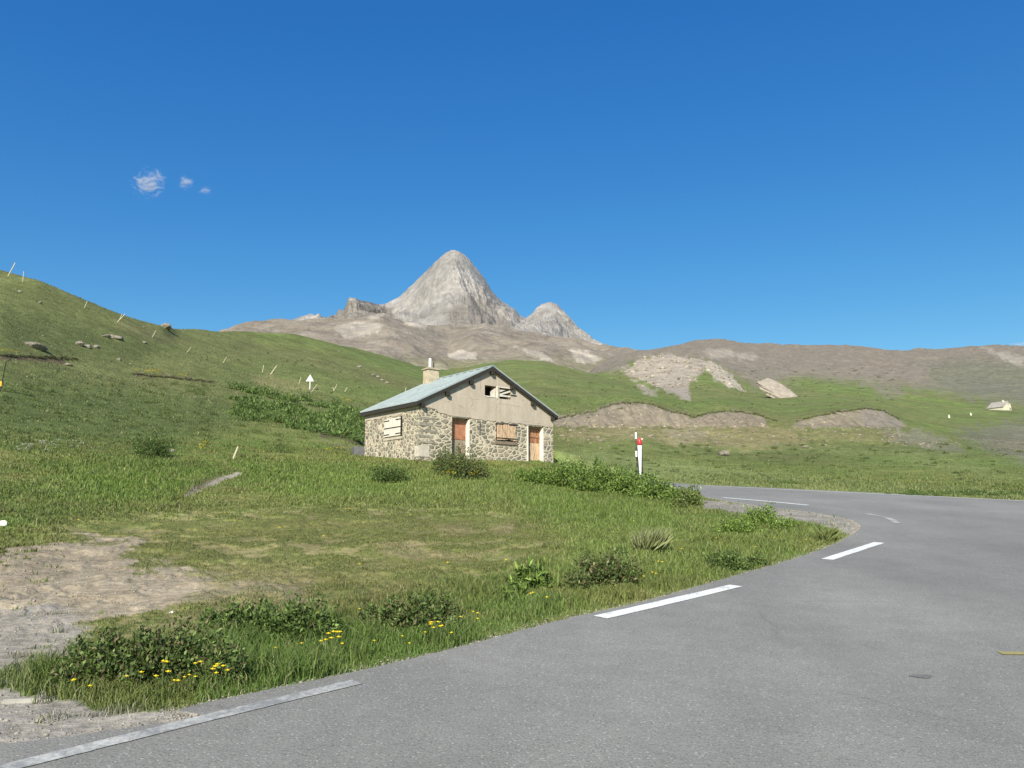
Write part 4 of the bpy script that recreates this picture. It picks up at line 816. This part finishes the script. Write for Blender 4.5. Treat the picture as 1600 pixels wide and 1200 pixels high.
rock(1498, 772, 9, 5, 'white stone on the verge of the far road', None, 22, 3, mat=M['white'], rough=.15); rock(1276, 764, 10, 4, 'pale flat stone beside the far white line', None, 23, 3)
rock(268, 706, 10, 7, 'pale stone right of the round shrub', None, 24, 3); rock(613 - 345, 958, 7, 4, 'small white stone in the dry grass', None, 25, 3, mat=M['white'])
rock(1003, 687, 4, 3, 'small white stone behind the red topped post', None, 26, 3, mat=M['white'], rough=.1)
rs = random.Random(8)
for i in range(26): rock(rs.uniform(20, 560), rs.uniform(500, 600) if i % 2 else rs.uniform(560, 680), rs.uniform(2.5, 5), rs.uniform(1.8, 3), 'small pale stone scattered on the grassy hillside', 'small stones on the hillside', 40 + i, 2)
for i in range(34): rock(rs.uniform(880, 1500), rs.uniform(673, 702), rs.uniform(3, 9), rs.uniform(2, 4.5), 'loose pale stone on the bank below the road terrace', 'loose stones on the bank', 70 + i, 2)
# the leaning slab outcrop on the right-hand hill
P = hit(1240, 622); sc = P.y / F_PX; bm = bmesh.new(); bmesh.ops.create_icosphere(bm, subdivisions=6, radius=1)
C0 = np.array([q.co[:] for q in bm.verts]); C0 = facet(C0 * 1.12, 5, 22, .6, .95); d = 1 + .13 * ridged(C0[:, 0] * 2.4 + C0[:, 1] * 1.5, C0[:, 2] * 2.0 + C0[:, 1] * 2, 5) + .05 * ridged(C0[:, 0] * 9, C0[:, 2] * 6 + C0[:, 1] * 7, 4)
C0 = C0 * d[:, None]; an = radians(29)
for q, c_ in zip(bm.verts, C0):
    x1, z1 = c_[0] * 44 * sc, c_[2] * 11.5 * sc; q.co = (x1 * cos(an) + z1 * sin(an), c_[1] * 26 * sc, -x1 * sin(an) + z1 * cos(an) + c_[1] * 20 * sc)
n = N('outcrop_stone', .95, .1); a = n.noise(.5, 8, .7, vec=n.scaled(n.tc, (.8, .8, 1.0))); b = n.noise(2.5, 5, .7, vec=n.tc)
c = n.ramp(a, [(.3, (.26, .23, .185)), (.5, (.35, .31, .255)), (.7, (.44, .40, .33))]); n.color(n.mix(1.0, c, n.ramp(b, [(.3, .7), (.7, 1.25)]), 'MULTIPLY')); n.bump(n.math('ADD', a, b), .7, .4); M['outcrop'] = n.m
o = obj('rock_outcrop', bm, M['outcrop']); o.location = P + Vector((-1 * sc, 12, 14 * sc)); tag(o, 'long leaning slab of grey rock standing out of the green slope', 'rock outcrop')

# ------------------------------------------------------------------ the stone cottage
HA = .883; W_, L_ = 8.67, 5.23
cot = thing('stone_cottage', 'stone cottage with grey rendered gable, pale metal roof and rust-coloured doors', 'cottage', (-4.449, 37.4, 0), pi / 2 - HA)
def zs(x): return 7.30 + .4905 * (min(x, W_ - x) + .19)      # roof line
ZB = 4.0
def wall_mesh(name, cuts, zbot, ztop, holes, mat, place, depth=.42, thick=None, lip=0):
    """flat wall in local (s,z); holes (s0,s1,z0,z1) get reveals of the given depth. place(s, d, z) -> point; d = depth into the wall"""
    bm = bmesh.new(); ss = sorted(set(cuts) | {h[0] for h in holes} | {h[1] for h in holes})
    def q(*p): bm.faces.new([bm.verts.new(place(*k)) for k in p])
    for a, b in zip(ss[:-1], ss[1:]):
        mid = (a + b) / 2; hs_ = sorted([h for h in holes if h[0] <= mid <= h[1]], key=lambda h: h[2]); za, zb_ = zbot(a), zbot(b)
        for h in hs_:
            if h[2] > min(za, zb_): q((a, 0, za), (b, 0, zb_), (b, 0, h[2]), (a, 0, h[2]))
            za = zb_ = h[3]
        q((a, 0, za), (b, 0, zb_), (b, 0, ztop(b)), (a, 0, ztop(a)))
        if lip: q((a, 0, zbot(a)), (b, 0, zbot(b)), (b, lip, zbot(b)), (a, lip, zbot(a)))
    for (s0, s1, z0, z1) in holes:
        q((s0, 0, z0), (s0, depth, z0), (s0, depth, z1), (s0, 0, z1)); q((s1, 0, z0), (s1, 0, z1), (s1, depth, z1), (s1, depth, z0))
        q((s0, 0, z1), (s0, depth, z1), (s1, depth, z1), (s1, 0, z1)); q((s0, 0, z0), (s1, 0, z0), (s1, depth, z0), (s0, depth, z0))
    bmesh.ops.remove_doubles(bm, verts=bm.verts[:], dist=.0005); return obj(name, bm, mat, cot)
fr = lambda s, d, z: (s, d, z)
lf = lambda s, d, z: (d, s, z)
D1 = (1.93, 3.01, ZB, 6.68); D2 = (6.88, 7.96, ZB, 6.61); A1 = (3.93, 4.68, 7.95, 8.49); A2 = (4.89, 5.69, 7.88, 8.46)
ztw = lambda x: zs(x) - .10
wall_mesh('wall', [0, W_ / 2, W_], lambda s: ZB, ztw, [D1, D2, A1, A2], M['masonry'], fr)
wall_mesh('wall', [0, L_], lambda s: ZB, lambda s: ztw(0), [], M['masonry_small'], lf)
bm = bmesh.new(); prism(bm, [(0, ZB), (W_, ZB), (W_, ztw(W_)), (W_ / 2, ztw(W_ / 2)), (0, ztw(0))], L_ - .001, L_); box(bm, (W_ - .001, 0, ZB), (W_, L_ - .002, ztw(W_)))
obj('wall', bm, M['plaster'], cot)
rs = random.Random(5)
cf = [i * W_ / 46 for i in range(47)]
jz = {round(s, 4): rs.uniform(-.05, .05) for s in cf + list(D1[:2]) + list(D2[:2]) + list(A1[:2]) + list(A2[:2]) + [W_ / 2]}
def zb_front(s):
    base = 6.98 - .26 * float(smooth(.6, 1.8, s)) - .06 * float(smooth(3.2, 3.6, s)) + .04 * float(smooth(8, 8.6, s)); j = jz.get(round(s, 4), 0)
    return base + (abs(j) * .3 if (1.85 < s < 3.1 or 6.8 < s < 8.05) else j)
g = wall_mesh('gable_render', cf + [W_ / 2], zb_front, ztw, [A1, A2], M['plaster'], lambda s, d, z: (s, d - .025, z), .06, lip=.025)
jl = {i: rs.uniform(-.05, .05) for i in range(27)}
wall_mesh('side_render', [i * L_ / 26 for i in range(27)], lambda s: 6.80 + .16 * float(smooth(1.7, 1.2, s)) + jl[round(s / L_ * 26)], lambda s: ztw(0), [], M['plaster'], lambda s, d, z: (d - .025, s, z), lip=.025)
# corner blocks
M['chim0'] = simple('pale_cut_stone', (.50, .46, .38), .9, .2, 5, bump=.01)
bm = bmesh.new(); box(bm, (-.035, -.04, 4.62), (.64, .3, 5.18), .03, .012); obj('corner_stone', bm, M['chim0'], cot)
M['schist'] = simple('grey_schist', (.27, .25, .20), .9, .35, 5, bump=.02)
for (x1, z0, z1) in ((.95, 5.26, 5.42), (.8, 5.52, 5.72), (1.1, 5.80, 5.98), (.85, 6.10, 6.32), (1.0, 6.42, 6.58)):
    bm = bmesh.new(); box(bm, (-.012, -.012, z0), (x1, .3, z1), .03, .01); obj('corner_stone', bm, M['schist'], cot)
# doors
def door(D, z0, mat_up, mat_lo, split, boards):
    fr_ = obj_bm = None; s0, s1, _, z1 = D
    bm = bmesh.new(); box(bm, (s0 + .02, .30, z0), (s1 - .02, .34, split - .01), .004); d = obj('door', bm, mat_lo, cot)
    bm = bmesh.new()
    if boards:
        k = 5; wd = (s1 - s0 - .06) / k
        for i in range(k): box(bm, (s0 + .03 + i * wd, .285 + .006 * (i % 2), split), (s0 + .03 + (i + 1) * wd - .012, .34, z1 - .05), .004)
        box(bm, (s0 + .03, .25, split + .28), (s1 - .03, .285, split + .38), .004)
    else: box(bm, (s0 + .03, .285, split), (s1 - .03, .33, z1 - .05), .006)
    obj('upper_panel', bm, mat_up, d)
    bm = bmesh.new(); tube(bm, (s0 + .12, .22, split + .1), (s0 + .12, .285, split + .1), .012); tube(bm, (s0 + .12, .225, split + .1), (s0 + .24, .225, split + .1), .011); obj('handle', bm, M['iron'], d)
    bm = bmesh.new(); box(bm, (s1 - .045, -.012, z0), (s1 - .004, .28, z1 - .06), .006); obj('door_jamb', bm, M['white'], cot)
    bm = bmesh.new(); box(bm, (s0 + .003, .24, z1 - .09), (s1 - .05, .42, z1 - .003), .004); obj('lintel', bm, M['greywood'], cot)
door(D1, 4.3, M['rust'], M['greywood'], 5.62, False); door(D2, 4.5, M['wood'], M['oldboards'], 5.75, True)
bm = bmesh.new(); box(bm, (D2[0] - .10, -.015, 4.7), (D2[0] - .003, .1, 6.6), .005); obj('door_jamb', bm, M['white'], cot)
# boarded window on the gable
bm = bmesh.new(); k = 7; wd = 1.27 / k
for i in range(k): box(bm, (4.72 + i * wd, -.075 - rs.uniform(0, .012), 5.74 + rs.uniform(-.03, .03)), (4.72 + (i + 1) * wd - rs.uniform(.01, .035), -.03, 6.56 + rs.uniform(-.02, .03)), .004)
wn = obj('boarded_window', bm, M['oldboards'], cot)
bm = bmesh.new(); box(bm, (4.62, -.10, 5.80), (6.08, -.08, 5.845)); box(bm, (4.66, -.10, 6.52), (5.1, -.08, 6.56)); box(bm, (5.5, -.10, 6.52), (6.06, -.08, 6.56)); obj('iron_bar', bm, M['iron'], wn)
bm = bmesh.new(); box(bm, (4.7, -.028, 5.70), (6.02, -.002, 6.6)); obj('window_dark_sheet', bm, M['dark'], wn)  # flat near-black sheet, shade painted in behind the board gaps
bm = bmesh.new(); box(bm, (4.62, -.06, 5.50), (6.1, .05, 5.66), .01); obj('window_sill', bm, M['rust'] if 0 else simple('brown_stone_sill', (.22, .17, .125), .9, .2, 6), wn)
# a pipe on the wall and a bright repair
bm = bmesh.new(); tube(bm, (3.62, -.04, 5.95), (3.62, -.04, 6.6), .028); obj('wall_pipe', bm, M['concrete'], cot)
# attic openings with their broken shutters
bm = bmesh.new(); vs5 = [(4.36, 7.955), (4.675, 7.955), (4.675, 8.42), (4.36, 8.20)]; prism(bm, vs5, .03, .07); a1 = obj('attic_shutter', bm, M['shutter'], cot)
bm = bmesh.new(); box(bm, (4.70, -.06, 7.86), (4.76, -.026, 8.50)); box(bm, (3.90, -.05, 7.90), (4.70, -.024, 7.945)); box(bm, (4.76, -.045, 8.462), (5.72, -.026, 8.50)); obj('attic_frame', bm, M['white'], cot)
bm = bmesh.new(); prism(bm, [(4.90, 8.00), (5.68, 8.02), (5.68, 8.10), (5.10, 8.10), (5.68, 8.30), (5.68, 8.40), (4.90, 8.13)], .02, .06); prism(bm, [(4.90, 8.20), (4.90, 8.36), (5.34, 8.37)], .02, .05); sh = obj('attic_shutter', bm, M['shutter'], cot)
bm = bmesh.new(); box(bm, (5.60, -.07, 8.12), (6.02, -.045, 8.155)); obj('shutter_bar', bm, M['iron'], sh)
bm = bmesh.new(); box(bm, (3.85, .43, 7.7), (5.8, .45, 8.7)); obj('attic_dark_sheet', bm, M['dark'], cot)  # near-black sheet behind the openings, painted shade for the unlit attic
# white shutters on the side wall
for (s0, s1, lab) in ((1.53, 2.31, None), (2.33, 3.13, None)):
    bm = bmesh.new(); k = 5; wd = (s1 - s0) / k
    for i in range(k): box(bm, (-.075, s0 + i * wd, 5.78), (-.045 - .006 * (i % 2), s0 + (i + 1) * wd - .006, 6.68), .003)
    s_ = obj('shutter', bm, M['shutter'], cot)
    bm = bmesh.new(); m_ = (s0 + s1) / 2
    for z in (5.86, 6.56): box(bm, (-.09, s0 + .0 if s0 < 2 else s0 + .3, z), (-.076, s1 - .3 if s0 < 2 else s1, z + .045))
    obj('hinge_strap', bm, M['iron'], s_)
bm = bmesh.new(); box(bm, (-.10, 1.5, 6.19), (-.092, 3.10, 6.225)); box(bm, (-.095, 1.47, 5.78), (-.04, 1.515, 6.72)); obj('shutter_bar', bm, M['iron'], cot)
bm = bmesh.new(); box(bm, (-.04, 1.45, 5.60), (-.003, 3.2, 5.73), .008); obj('window_sill', bm, M['plaster'], cot)
# roof: two slopes of standing-seam sheet
OG, OE = .20, .22
def slope(side):
    bm = bmesh.new(); n_ = 9; y0, y1 = -OG, L_ + OG
    x0, x1 = (-OE, W_ / 2) if side < 0 else (W_ + OE, W_ / 2); z0, z1 = 7.30 + .4905 * (.19 - OE), zs(W_ / 2)
    def sheet(ya, yb, lift, th_):
        A = [bm.verts.new((x0, ya, z0 + lift)), bm.verts.new((x1, ya, z1 + lift)), bm.verts.new((x1, yb, z1 + lift)), bm.verts.new((x0, yb, z0 + lift))]
        B = [bm.verts.new(v.co - Vector((0, 0, th_))) for v in A]; bm.faces.new(A); bm.faces.new(B[::-1])
        for i in range(4): bm.faces.new((A[i], B[i], B[(i + 1) % 4], A[(i + 1) % 4]))
    sheet(y0, y1, 0, .03)
    for i in range(n_ + 1):
        yy = y0 + (y1 - y0 - .03) * i / n_; sheet(yy, yy + .045, .045, .04)
    return obj('roof', bm, M['zinc'], cot)
r1_ = slope(-1); slope(1)
bm = bmesh.new(); xm = W_ / 2; zr = zs(xm)
prism(bm, [(xm - .2, zr - .045), (xm, zr + .05), (xm + .2, zr - .045), (xm + .17, zr - .06), (xm, zr + .02), (xm - .17, zr - .06)], -OG - .02, L_ + OG + .02); obj('ridge_cap', bm, M['zinc'], cot)
for yy in (-OG + .01, L_ + OG - .05):
    for sg in (-1, 1):
        bm = bmesh.new(); x0 = -OE if sg < 0 else W_ + OE; z0 = 7.30 + .4905 * (.19 - OE) - .032; z1 = zr - .032
        prism(bm, [(x0, z0), (xm, z1), (xm, z1 - .20), (x0, z0 - .17)], yy, yy + .04); obj('barge_board', bm, M['dark_wood'], cot)
for x0 in (-OE + .02, W_ + OE - .06):
    bm = bmesh.new(); box(bm, (x0, -OG + .06, 7.06), (x0 + .04, L_ + OG - .06, 7.235)); obj('eave_board', bm, M['dark_wood'], cot)
for k in range(7):
    x = [.12, 1.55, 3.0, W_ / 2, W_ - 3.0, W_ - 1.55, W_ - .12][k]; z = zs(x) - .10
    bm = bmesh.new(); box(bm, (x - .09, -OG - .02, z - .36), (x + .09, -.03, z - .16), .008); obj('purlin_end', bm, M['dark_wood'] if k else M['dark_wood'], cot)
# chimney
bm = bmesh.new(); cx, cy = 3.95, 5.0
box(bm, (cx - .36, cy - .28, 8.7), (cx + .36, cy + .28, 9.98), .015); M['chim'] = simple('chimney_render', (.42, .36, .26), .95, .25, 4, bump=.01); ch = obj('chimney', bm, M['chim'], cot)
bm = bmesh.new(); box(bm, (cx - .43, cy - .35, 9.981), (cx + .43, cy + .35, 10.05), .015); box(bm, (cx - .3, cy - .22, 10.052), (cx + .3, cy + .22, 10.12), .02); obj('chimney_cap', bm, M['chim'], ch)
bm = bmesh.new(); tube(bm, (cx - .08, cy, 10.12), (cx - .08, cy, 10.66), .085, .08, 14); obj('flue_pipe', bm, M['white'], ch)
bm = bmesh.new(); tube(bm, (cx + .12, cy - .05, 10.12), (cx + .13, cy - .05, 10.46), .03); tube(bm, (cx + .2, cy + .05, 10.12), (cx + .2, cy + .05, 10.38), .025); obj('flue_pipe', bm, M['iron'], ch)

# low concrete wall beside it
P = hit(556, 713); bm = bmesh.new(); box(bm, (-.3, -.1, -.5), (.6, .7, .60), .02); o = obj('concrete_tank', bm, M['concrete']); o.location = (P.x - .05, 42.0, P.z); o.rotation_euler = (0, 0, radians(20)); tag(o, 'low grey concrete tank against the far left corner of the cottage', 'tank')
# kerb slab at the gravel
P = hit(45, 1096); bm = bmesh.new(); box(bm, (-.17, -.035, -.06), (.17, .035, .012), .01, .006); o = obj('kerb_stone', bm, M['pale_concrete']); o.location = P + Vector((0, 0, .01)); o.rotation_euler = (0, 0, radians(12)); tag(o, 'flat pale kerb stone lying in the gravel below the weeds', 'kerb stone')

# ------------------------------------------------------------------ red-topped snow post and its thin neighbour
t_, _ = tm(1000, 720); Yp = 36.0; xp = float(t_) * Yp; zp = float(ground(np.array([xp]), np.array([Yp]))[0]); k = Yp / F_PX
def zat(v): return EYE + float(tm(1000, v)[1]) * Yp - zp
post = thing('marker_post', 'white tapering road marker post with a rounded red top', 'marker post', (xp, Yp, zp))
def lathe(bm, prof, n=24):
    rings = [[bm.verts.new((r_ * cos(2 * pi * i / n), r_ * sin(2 * pi * i / n), z_)) for i in range(n)] for r_, z_ in prof]
    for A, B in zip(rings[:-1], rings[1:]):
        for i in range(n): bm.faces.new((A[i], A[(i + 1) % n], B[(i + 1) % n], B[i]))
    bm.faces.new(rings[0][::-1]); bm.faces.new(rings[-1])
bm = bmesh.new(); zt = zat(696); lathe(bm, [(.050, -.05), (.060, zat(731)), (.098, zt)]); obj('post_body', bm, M['post_white'], post, True)
bm = bmesh.new(); H = zat(684.5) - zt; lathe(bm, [(.102, zt + .002), (.108, zt + .3 * H), (.104, zt + .6 * H), (.08, zt + .85 * H), (.04, zt + .97 * H), (.004, zt + H)]); obj('red_cap', bm, M['red'], post, True)
bm = bmesh.new(); box(bm, (-.112, .02, -.05), (.118, .12, zat(699)), .01); obj('post_back', bm, M['black'], post)
t2, _ = tm(994, 700); x2 = float(t2) * (Yp - .1); pole = thing('snow_pole', 'thin black snow pole with two white reflector bands', 'snow pole', (x2, Yp - .1, zp))
bm = bmesh.new(); tube(bm, (0, 0, -.1), (0, 0, zat(673)), .017, .014, 8); obj('pole', bm, M['black'], pole)
for v0, v1 in ((686, 676), (714, 705)):
    bm = bmesh.new(); tube(bm, (0, -.01, zat(v0)), (0, -.01, zat(v1)), .046, .046, 12); obj('reflector', bm, M['post_white'], pole)

# ------------------------------------------------------------------ warning sign on the hill
P = hit(484, 609); kk = P.y / F_PX
sg = thing('warning_sign', 'white triangular warning sign on a pole on the hillside', 'sign', P)
bm = bmesh.new(); tube(bm, (0, 0, -.2), (.02, 0, 24 * kk), .09, .09, 8); obj('pole', bm, M['sign_metal'], sg)
bm = bmesh.new(); r0 = 7.2 * kk; c0 = 16 * kk
prism(bm, [(-r0 * .86, c0 - r0 * .35), (r0 * .86, c0 - r0 * .35), (r0 * .1, c0 + r0 * .95), (-r0 * .1, c0 + r0 * .95)], -.14, -.11); pl = obj('sign_plate', bm, M['post_white'], sg)
bm = bmesh.new(); box(bm, (-.045, -.15, c0 + .02), (.045, -.141, c0 + .30), .01); box(bm, (-.045, -.15, c0 - .12), (.045, -.141, c0 - .04), .01); obj('sign_mark', bm, M['concrete'], pl)

# ------------------------------------------------------------------ leaning fence stakes down the hill
stk = [ # top u,v  base u,v, label
 (22, 409, 13, 431, 'thick leaning stake on the skyline nearest the photo left edge'), (35.5, 423, 35.5, 440, 'thin upright stake second from the left on the skyline'), (135.5, 470, 132, 481, 'slightly leaning stake alone under the ridge'),
 (190, 490, 186, 501, 'left stake of the crossed pair under the ridge'), (195, 490, 184, 503, 'right stake of the crossed pair under the ridge'), (243, 515.5, 238, 527, 'leaning stake below the skyline boulder'),
 (298.5, 541.5, 292, 551, 'leaning stake right of the one below the skyline boulder'), (354, 557, 348.5, 567, 'leaning stake midway between the boulder and the sign'), (411.5, 570, 410, 582, 'thin upright stake left of the sign'), (432, 571, 423, 585, 'strongly leaning stake left of the sign'),
 (470, 589, 467, 600, 'thin stake just left of the sign'), (495.5, 600, 487, 612, 'thin leaning stake just right of the sign'), (519.5, 605, 522, 611, 'short left stake of the pair right of the sign'), (526.5, 600, 521.5, 611, 'long right stake of the pair right of the sign'), (542.5, 605, 538.5, 612, 'short stake halfway between sign and cottage roof'),
 (634.5, 605, 631.5, 618, 'stake showing above the cottage roof edge')]
def stake(u1, v1, u0, v0, label, wpx=1.5, group='leaning fence stakes down the hillside'):
    P = hit(u0, v0); kk = P.y / F_PX
    bm = bmesh.new(); rd = wpx * .8 * kk / 2; top_ = Vector(((u1 - u0) * kk, 0, (v0 - v1) * kk)); dr = top_.normalized(); tube(bm, -dr * .3, top_, rd, rd * .85, 7)
    for q in bm.verts: q.co.x += random.uniform(-.1, .1) * rd
    o = obj('fence_stake', bm, M['stake']); o.location = P; return tag(o, label, 'fence stake', group)
for a in stk: stake(*a, wpx=2.2 if a[0] in (22, 432, 195) else 1.3)
stake(371, 698, 364, 718, 'thick weathered stake by the pale footpath', 4.2, None)
# roadside pole cut by the photo's left edge
P = hit(2, 612); kk = P.y / F_PX; pl = thing('roadside_pole', 'black pole with a yellow plate at the left edge of the hillside', 'pole', P)
bm = bmesh.new(); tube(bm, (-2 * kk, 0, -.2), (2.5 * kk, 0, 48 * kk), .035, .03, 8); tube(bm, (2.5 * kk, 0, 48 * kk), (9 * kk, 0, 52 * kk), .02, .02, 8); obj('pole', bm, M['black'], pl)
bm = bmesh.new(); box(bm, (-4 * kk, -.09, 8 * kk), (.5 * kk, -.05, 16 * kk), .01); obj('plate', bm, simple('orange_yellow_plate', (.75, .38, .03), .6, .1, 5), pl)

# ------------------------------------------------------------------ small pale house far along the old road
P = hit(1571, 641); kk = P.y / F_PX
fh = thing('hill_house', 'small cream house with a grey roof far off on the right-hand slope', 'house', (float(tm(1565.5, 639)[0]) * P.y, P.y - 1, EYE + float(tm(1565.5, 639.5)[1]) * (P.y - 1)), pi / 2 - radians(62))
w2, l2, h2, hr = 18.5 * kk / .86, 11.5 * kk / .47, 4.4 * kk, 13.6 * kk
bm = bmesh.new(); xr = w2 * .62
prism(bm, [(0, -1.5), (w2, -1.5), (w2, h2 + 4.2 * kk), (xr, hr - .1), (0, h2 - .1)], 0, l2); obj('wall', bm, M['cream'], fh)
for (x0, z0, nm) in ((-.35, h2 - .15, 'a'), (w2 + .35, h2 + 4.0 * kk, 'b')):
    bm = bmesh.new(); prism(bm, [(x0, z0), (xr, hr + .05), (xr, hr + .22), (x0, z0 + .17)], -.3, l2 + .3); obj('roof', bm, M['greyroof'], fh)
bm = bmesh.new(); box(bm, (xr - 1.0, 1.2, hr - .4), (xr - .4, 1.9, hr + .7)); obj('chimney', bm, M['cream'], fh)
bm = bmesh.new(); box(bm, (w2 * .62, -.04, h2 + 4 * kk), (w2 * .62 + .45, -.01, h2 + 6.5 * kk)); obj('window', bm, M['dark'], fh)
bm = bmesh.new(); box(bm, (w2 * .80, -.04, .4 * kk), (w2 * .80 + .6, -.01, 3.6 * kk)); obj('door', bm, M['dark'], fh)
for (u, v, lab) in ((1483, 653, 'small white roadside stone left of the other on the old road'), (1517, 649, 'small white roadside stone nearer to the far cream house')):
    P = hit(u, v); bm = bmesh.new(); box(bm, (-.2, -.16, -.2), (.2, .16, .62), .06); bmesh.ops.create_cone(bm, segments=10, radius1=.19, radius2=.08, depth=.2, matrix=Matrix.Translation((0, 0, .73)), cap_ends=True); o = obj('milestone', bm, M['white']); o.location = P; tag(o, lab, 'milestone')

# ------------------------------------------------------------------ the little clouds
def cloud(u, v, wp, hp, dens, scale, seed, label, rot=0):
    D = 9000.; t, m = tm(u, v); bm = bmesh.new(); bmesh.ops.create_uvsphere(bm, u_segments=32, v_segments=16, radius=1)
    kk = D / F_PX; a, b, c = wp * kk / 2, wp * kk / 2, hp * kk / 2
    for q in bm.verts: q.co = (q.co.x * a, q.co.y * b * .6, q.co.z * c)
    mt = bpy.data.materials.new('cloud_vapour'); mt.use_nodes = True; T = mt.node_tree; T.nodes.clear(); out = T.nodes.new('ShaderNodeOutputMaterial'); pv = T.nodes.new('ShaderNodeVolumePrincipled'); T.links.new(pv.outputs[0], out.inputs['Volume'])
    tc = T.nodes.new('ShaderNodeTexCoord'); mp = T.nodes.new('ShaderNodeMapping'); mp.inputs['Scale'].default_value = (1 / a, 1 / (b * .6), 1 / c); T.links.new(tc.outputs['Object'], mp.inputs[0])
    ln = T.nodes.new('ShaderNodeVectorMath'); ln.operation = 'LENGTH'; T.links.new(mp.outputs[0], ln.inputs[0])
    no = T.nodes.new('ShaderNodeTexNoise'); no.inputs['Scale'].default_value = scale; no.inputs['Detail'].default_value = 9; no.inputs['Roughness'].default_value = .68; no.inputs['Distortion'].default_value = 1.6
    m2 = T.nodes.new('ShaderNodeMapping'); m2.inputs['Location'].default_value = (seed, seed * .3, 0); m2.inputs['Rotation'].default_value = (0, rot, 0); m2.inputs['Scale'].default_value = (1, 1, 1.8); T.links.new(mp.outputs[0], m2.inputs[0]); T.links.new(m2.outputs[0], no.inputs['Vector'])
    sb = T.nodes.new('ShaderNodeMath'); sb.operation = 'MULTIPLY_ADD'; T.links.new(ln.outputs['Value'], sb.inputs[0]); sb.inputs[1].default_value = -.26; T.links.new(no.outputs['Fac'], sb.inputs[2])
    mr = T.nodes.new('ShaderNodeMapRange'); mr.inputs['From Min'].default_value = .37; mr.inputs['From Max'].default_value = .56; mr.inputs['To Max'].default_value = dens / (b * .6); T.links.new(sb.outputs[0], mr.inputs['Value']); T.links.new(mr.outputs[0], pv.inputs['Density'])
    pv.inputs['Color'].default_value = (1, 1, 1, 1); pv.inputs['Anisotropy'].default_value = .0
    o = obj('cloud', bm, mt); o.location = (float(t) * D, D, EYE + float(m) * D); return tag(o, label, 'cloud')
cloud(233, 286, 70, 64, 3.0, 1.6, 1.3, 'small torn white cloud, the larger of the two in the upper left sky', .5)
cloud(290, 285, 36, 30, 1.8, 1.3, 4.2, 'smaller faint cloud wisp just right of the torn white one', .7)
cloud(322, 298, 34, 18, .8, 1.3, 7.2, 'faintest cloud wisp lowest of the three in the sky', .3)
cloud(1592, 538, 44, 12, 1.0, 1.4, 9.2, 'low thin cloud above the right end of the ridge', .0)
scene.cycles.volume_step_rate = 4; scene.cycles.volume_max_steps = 64
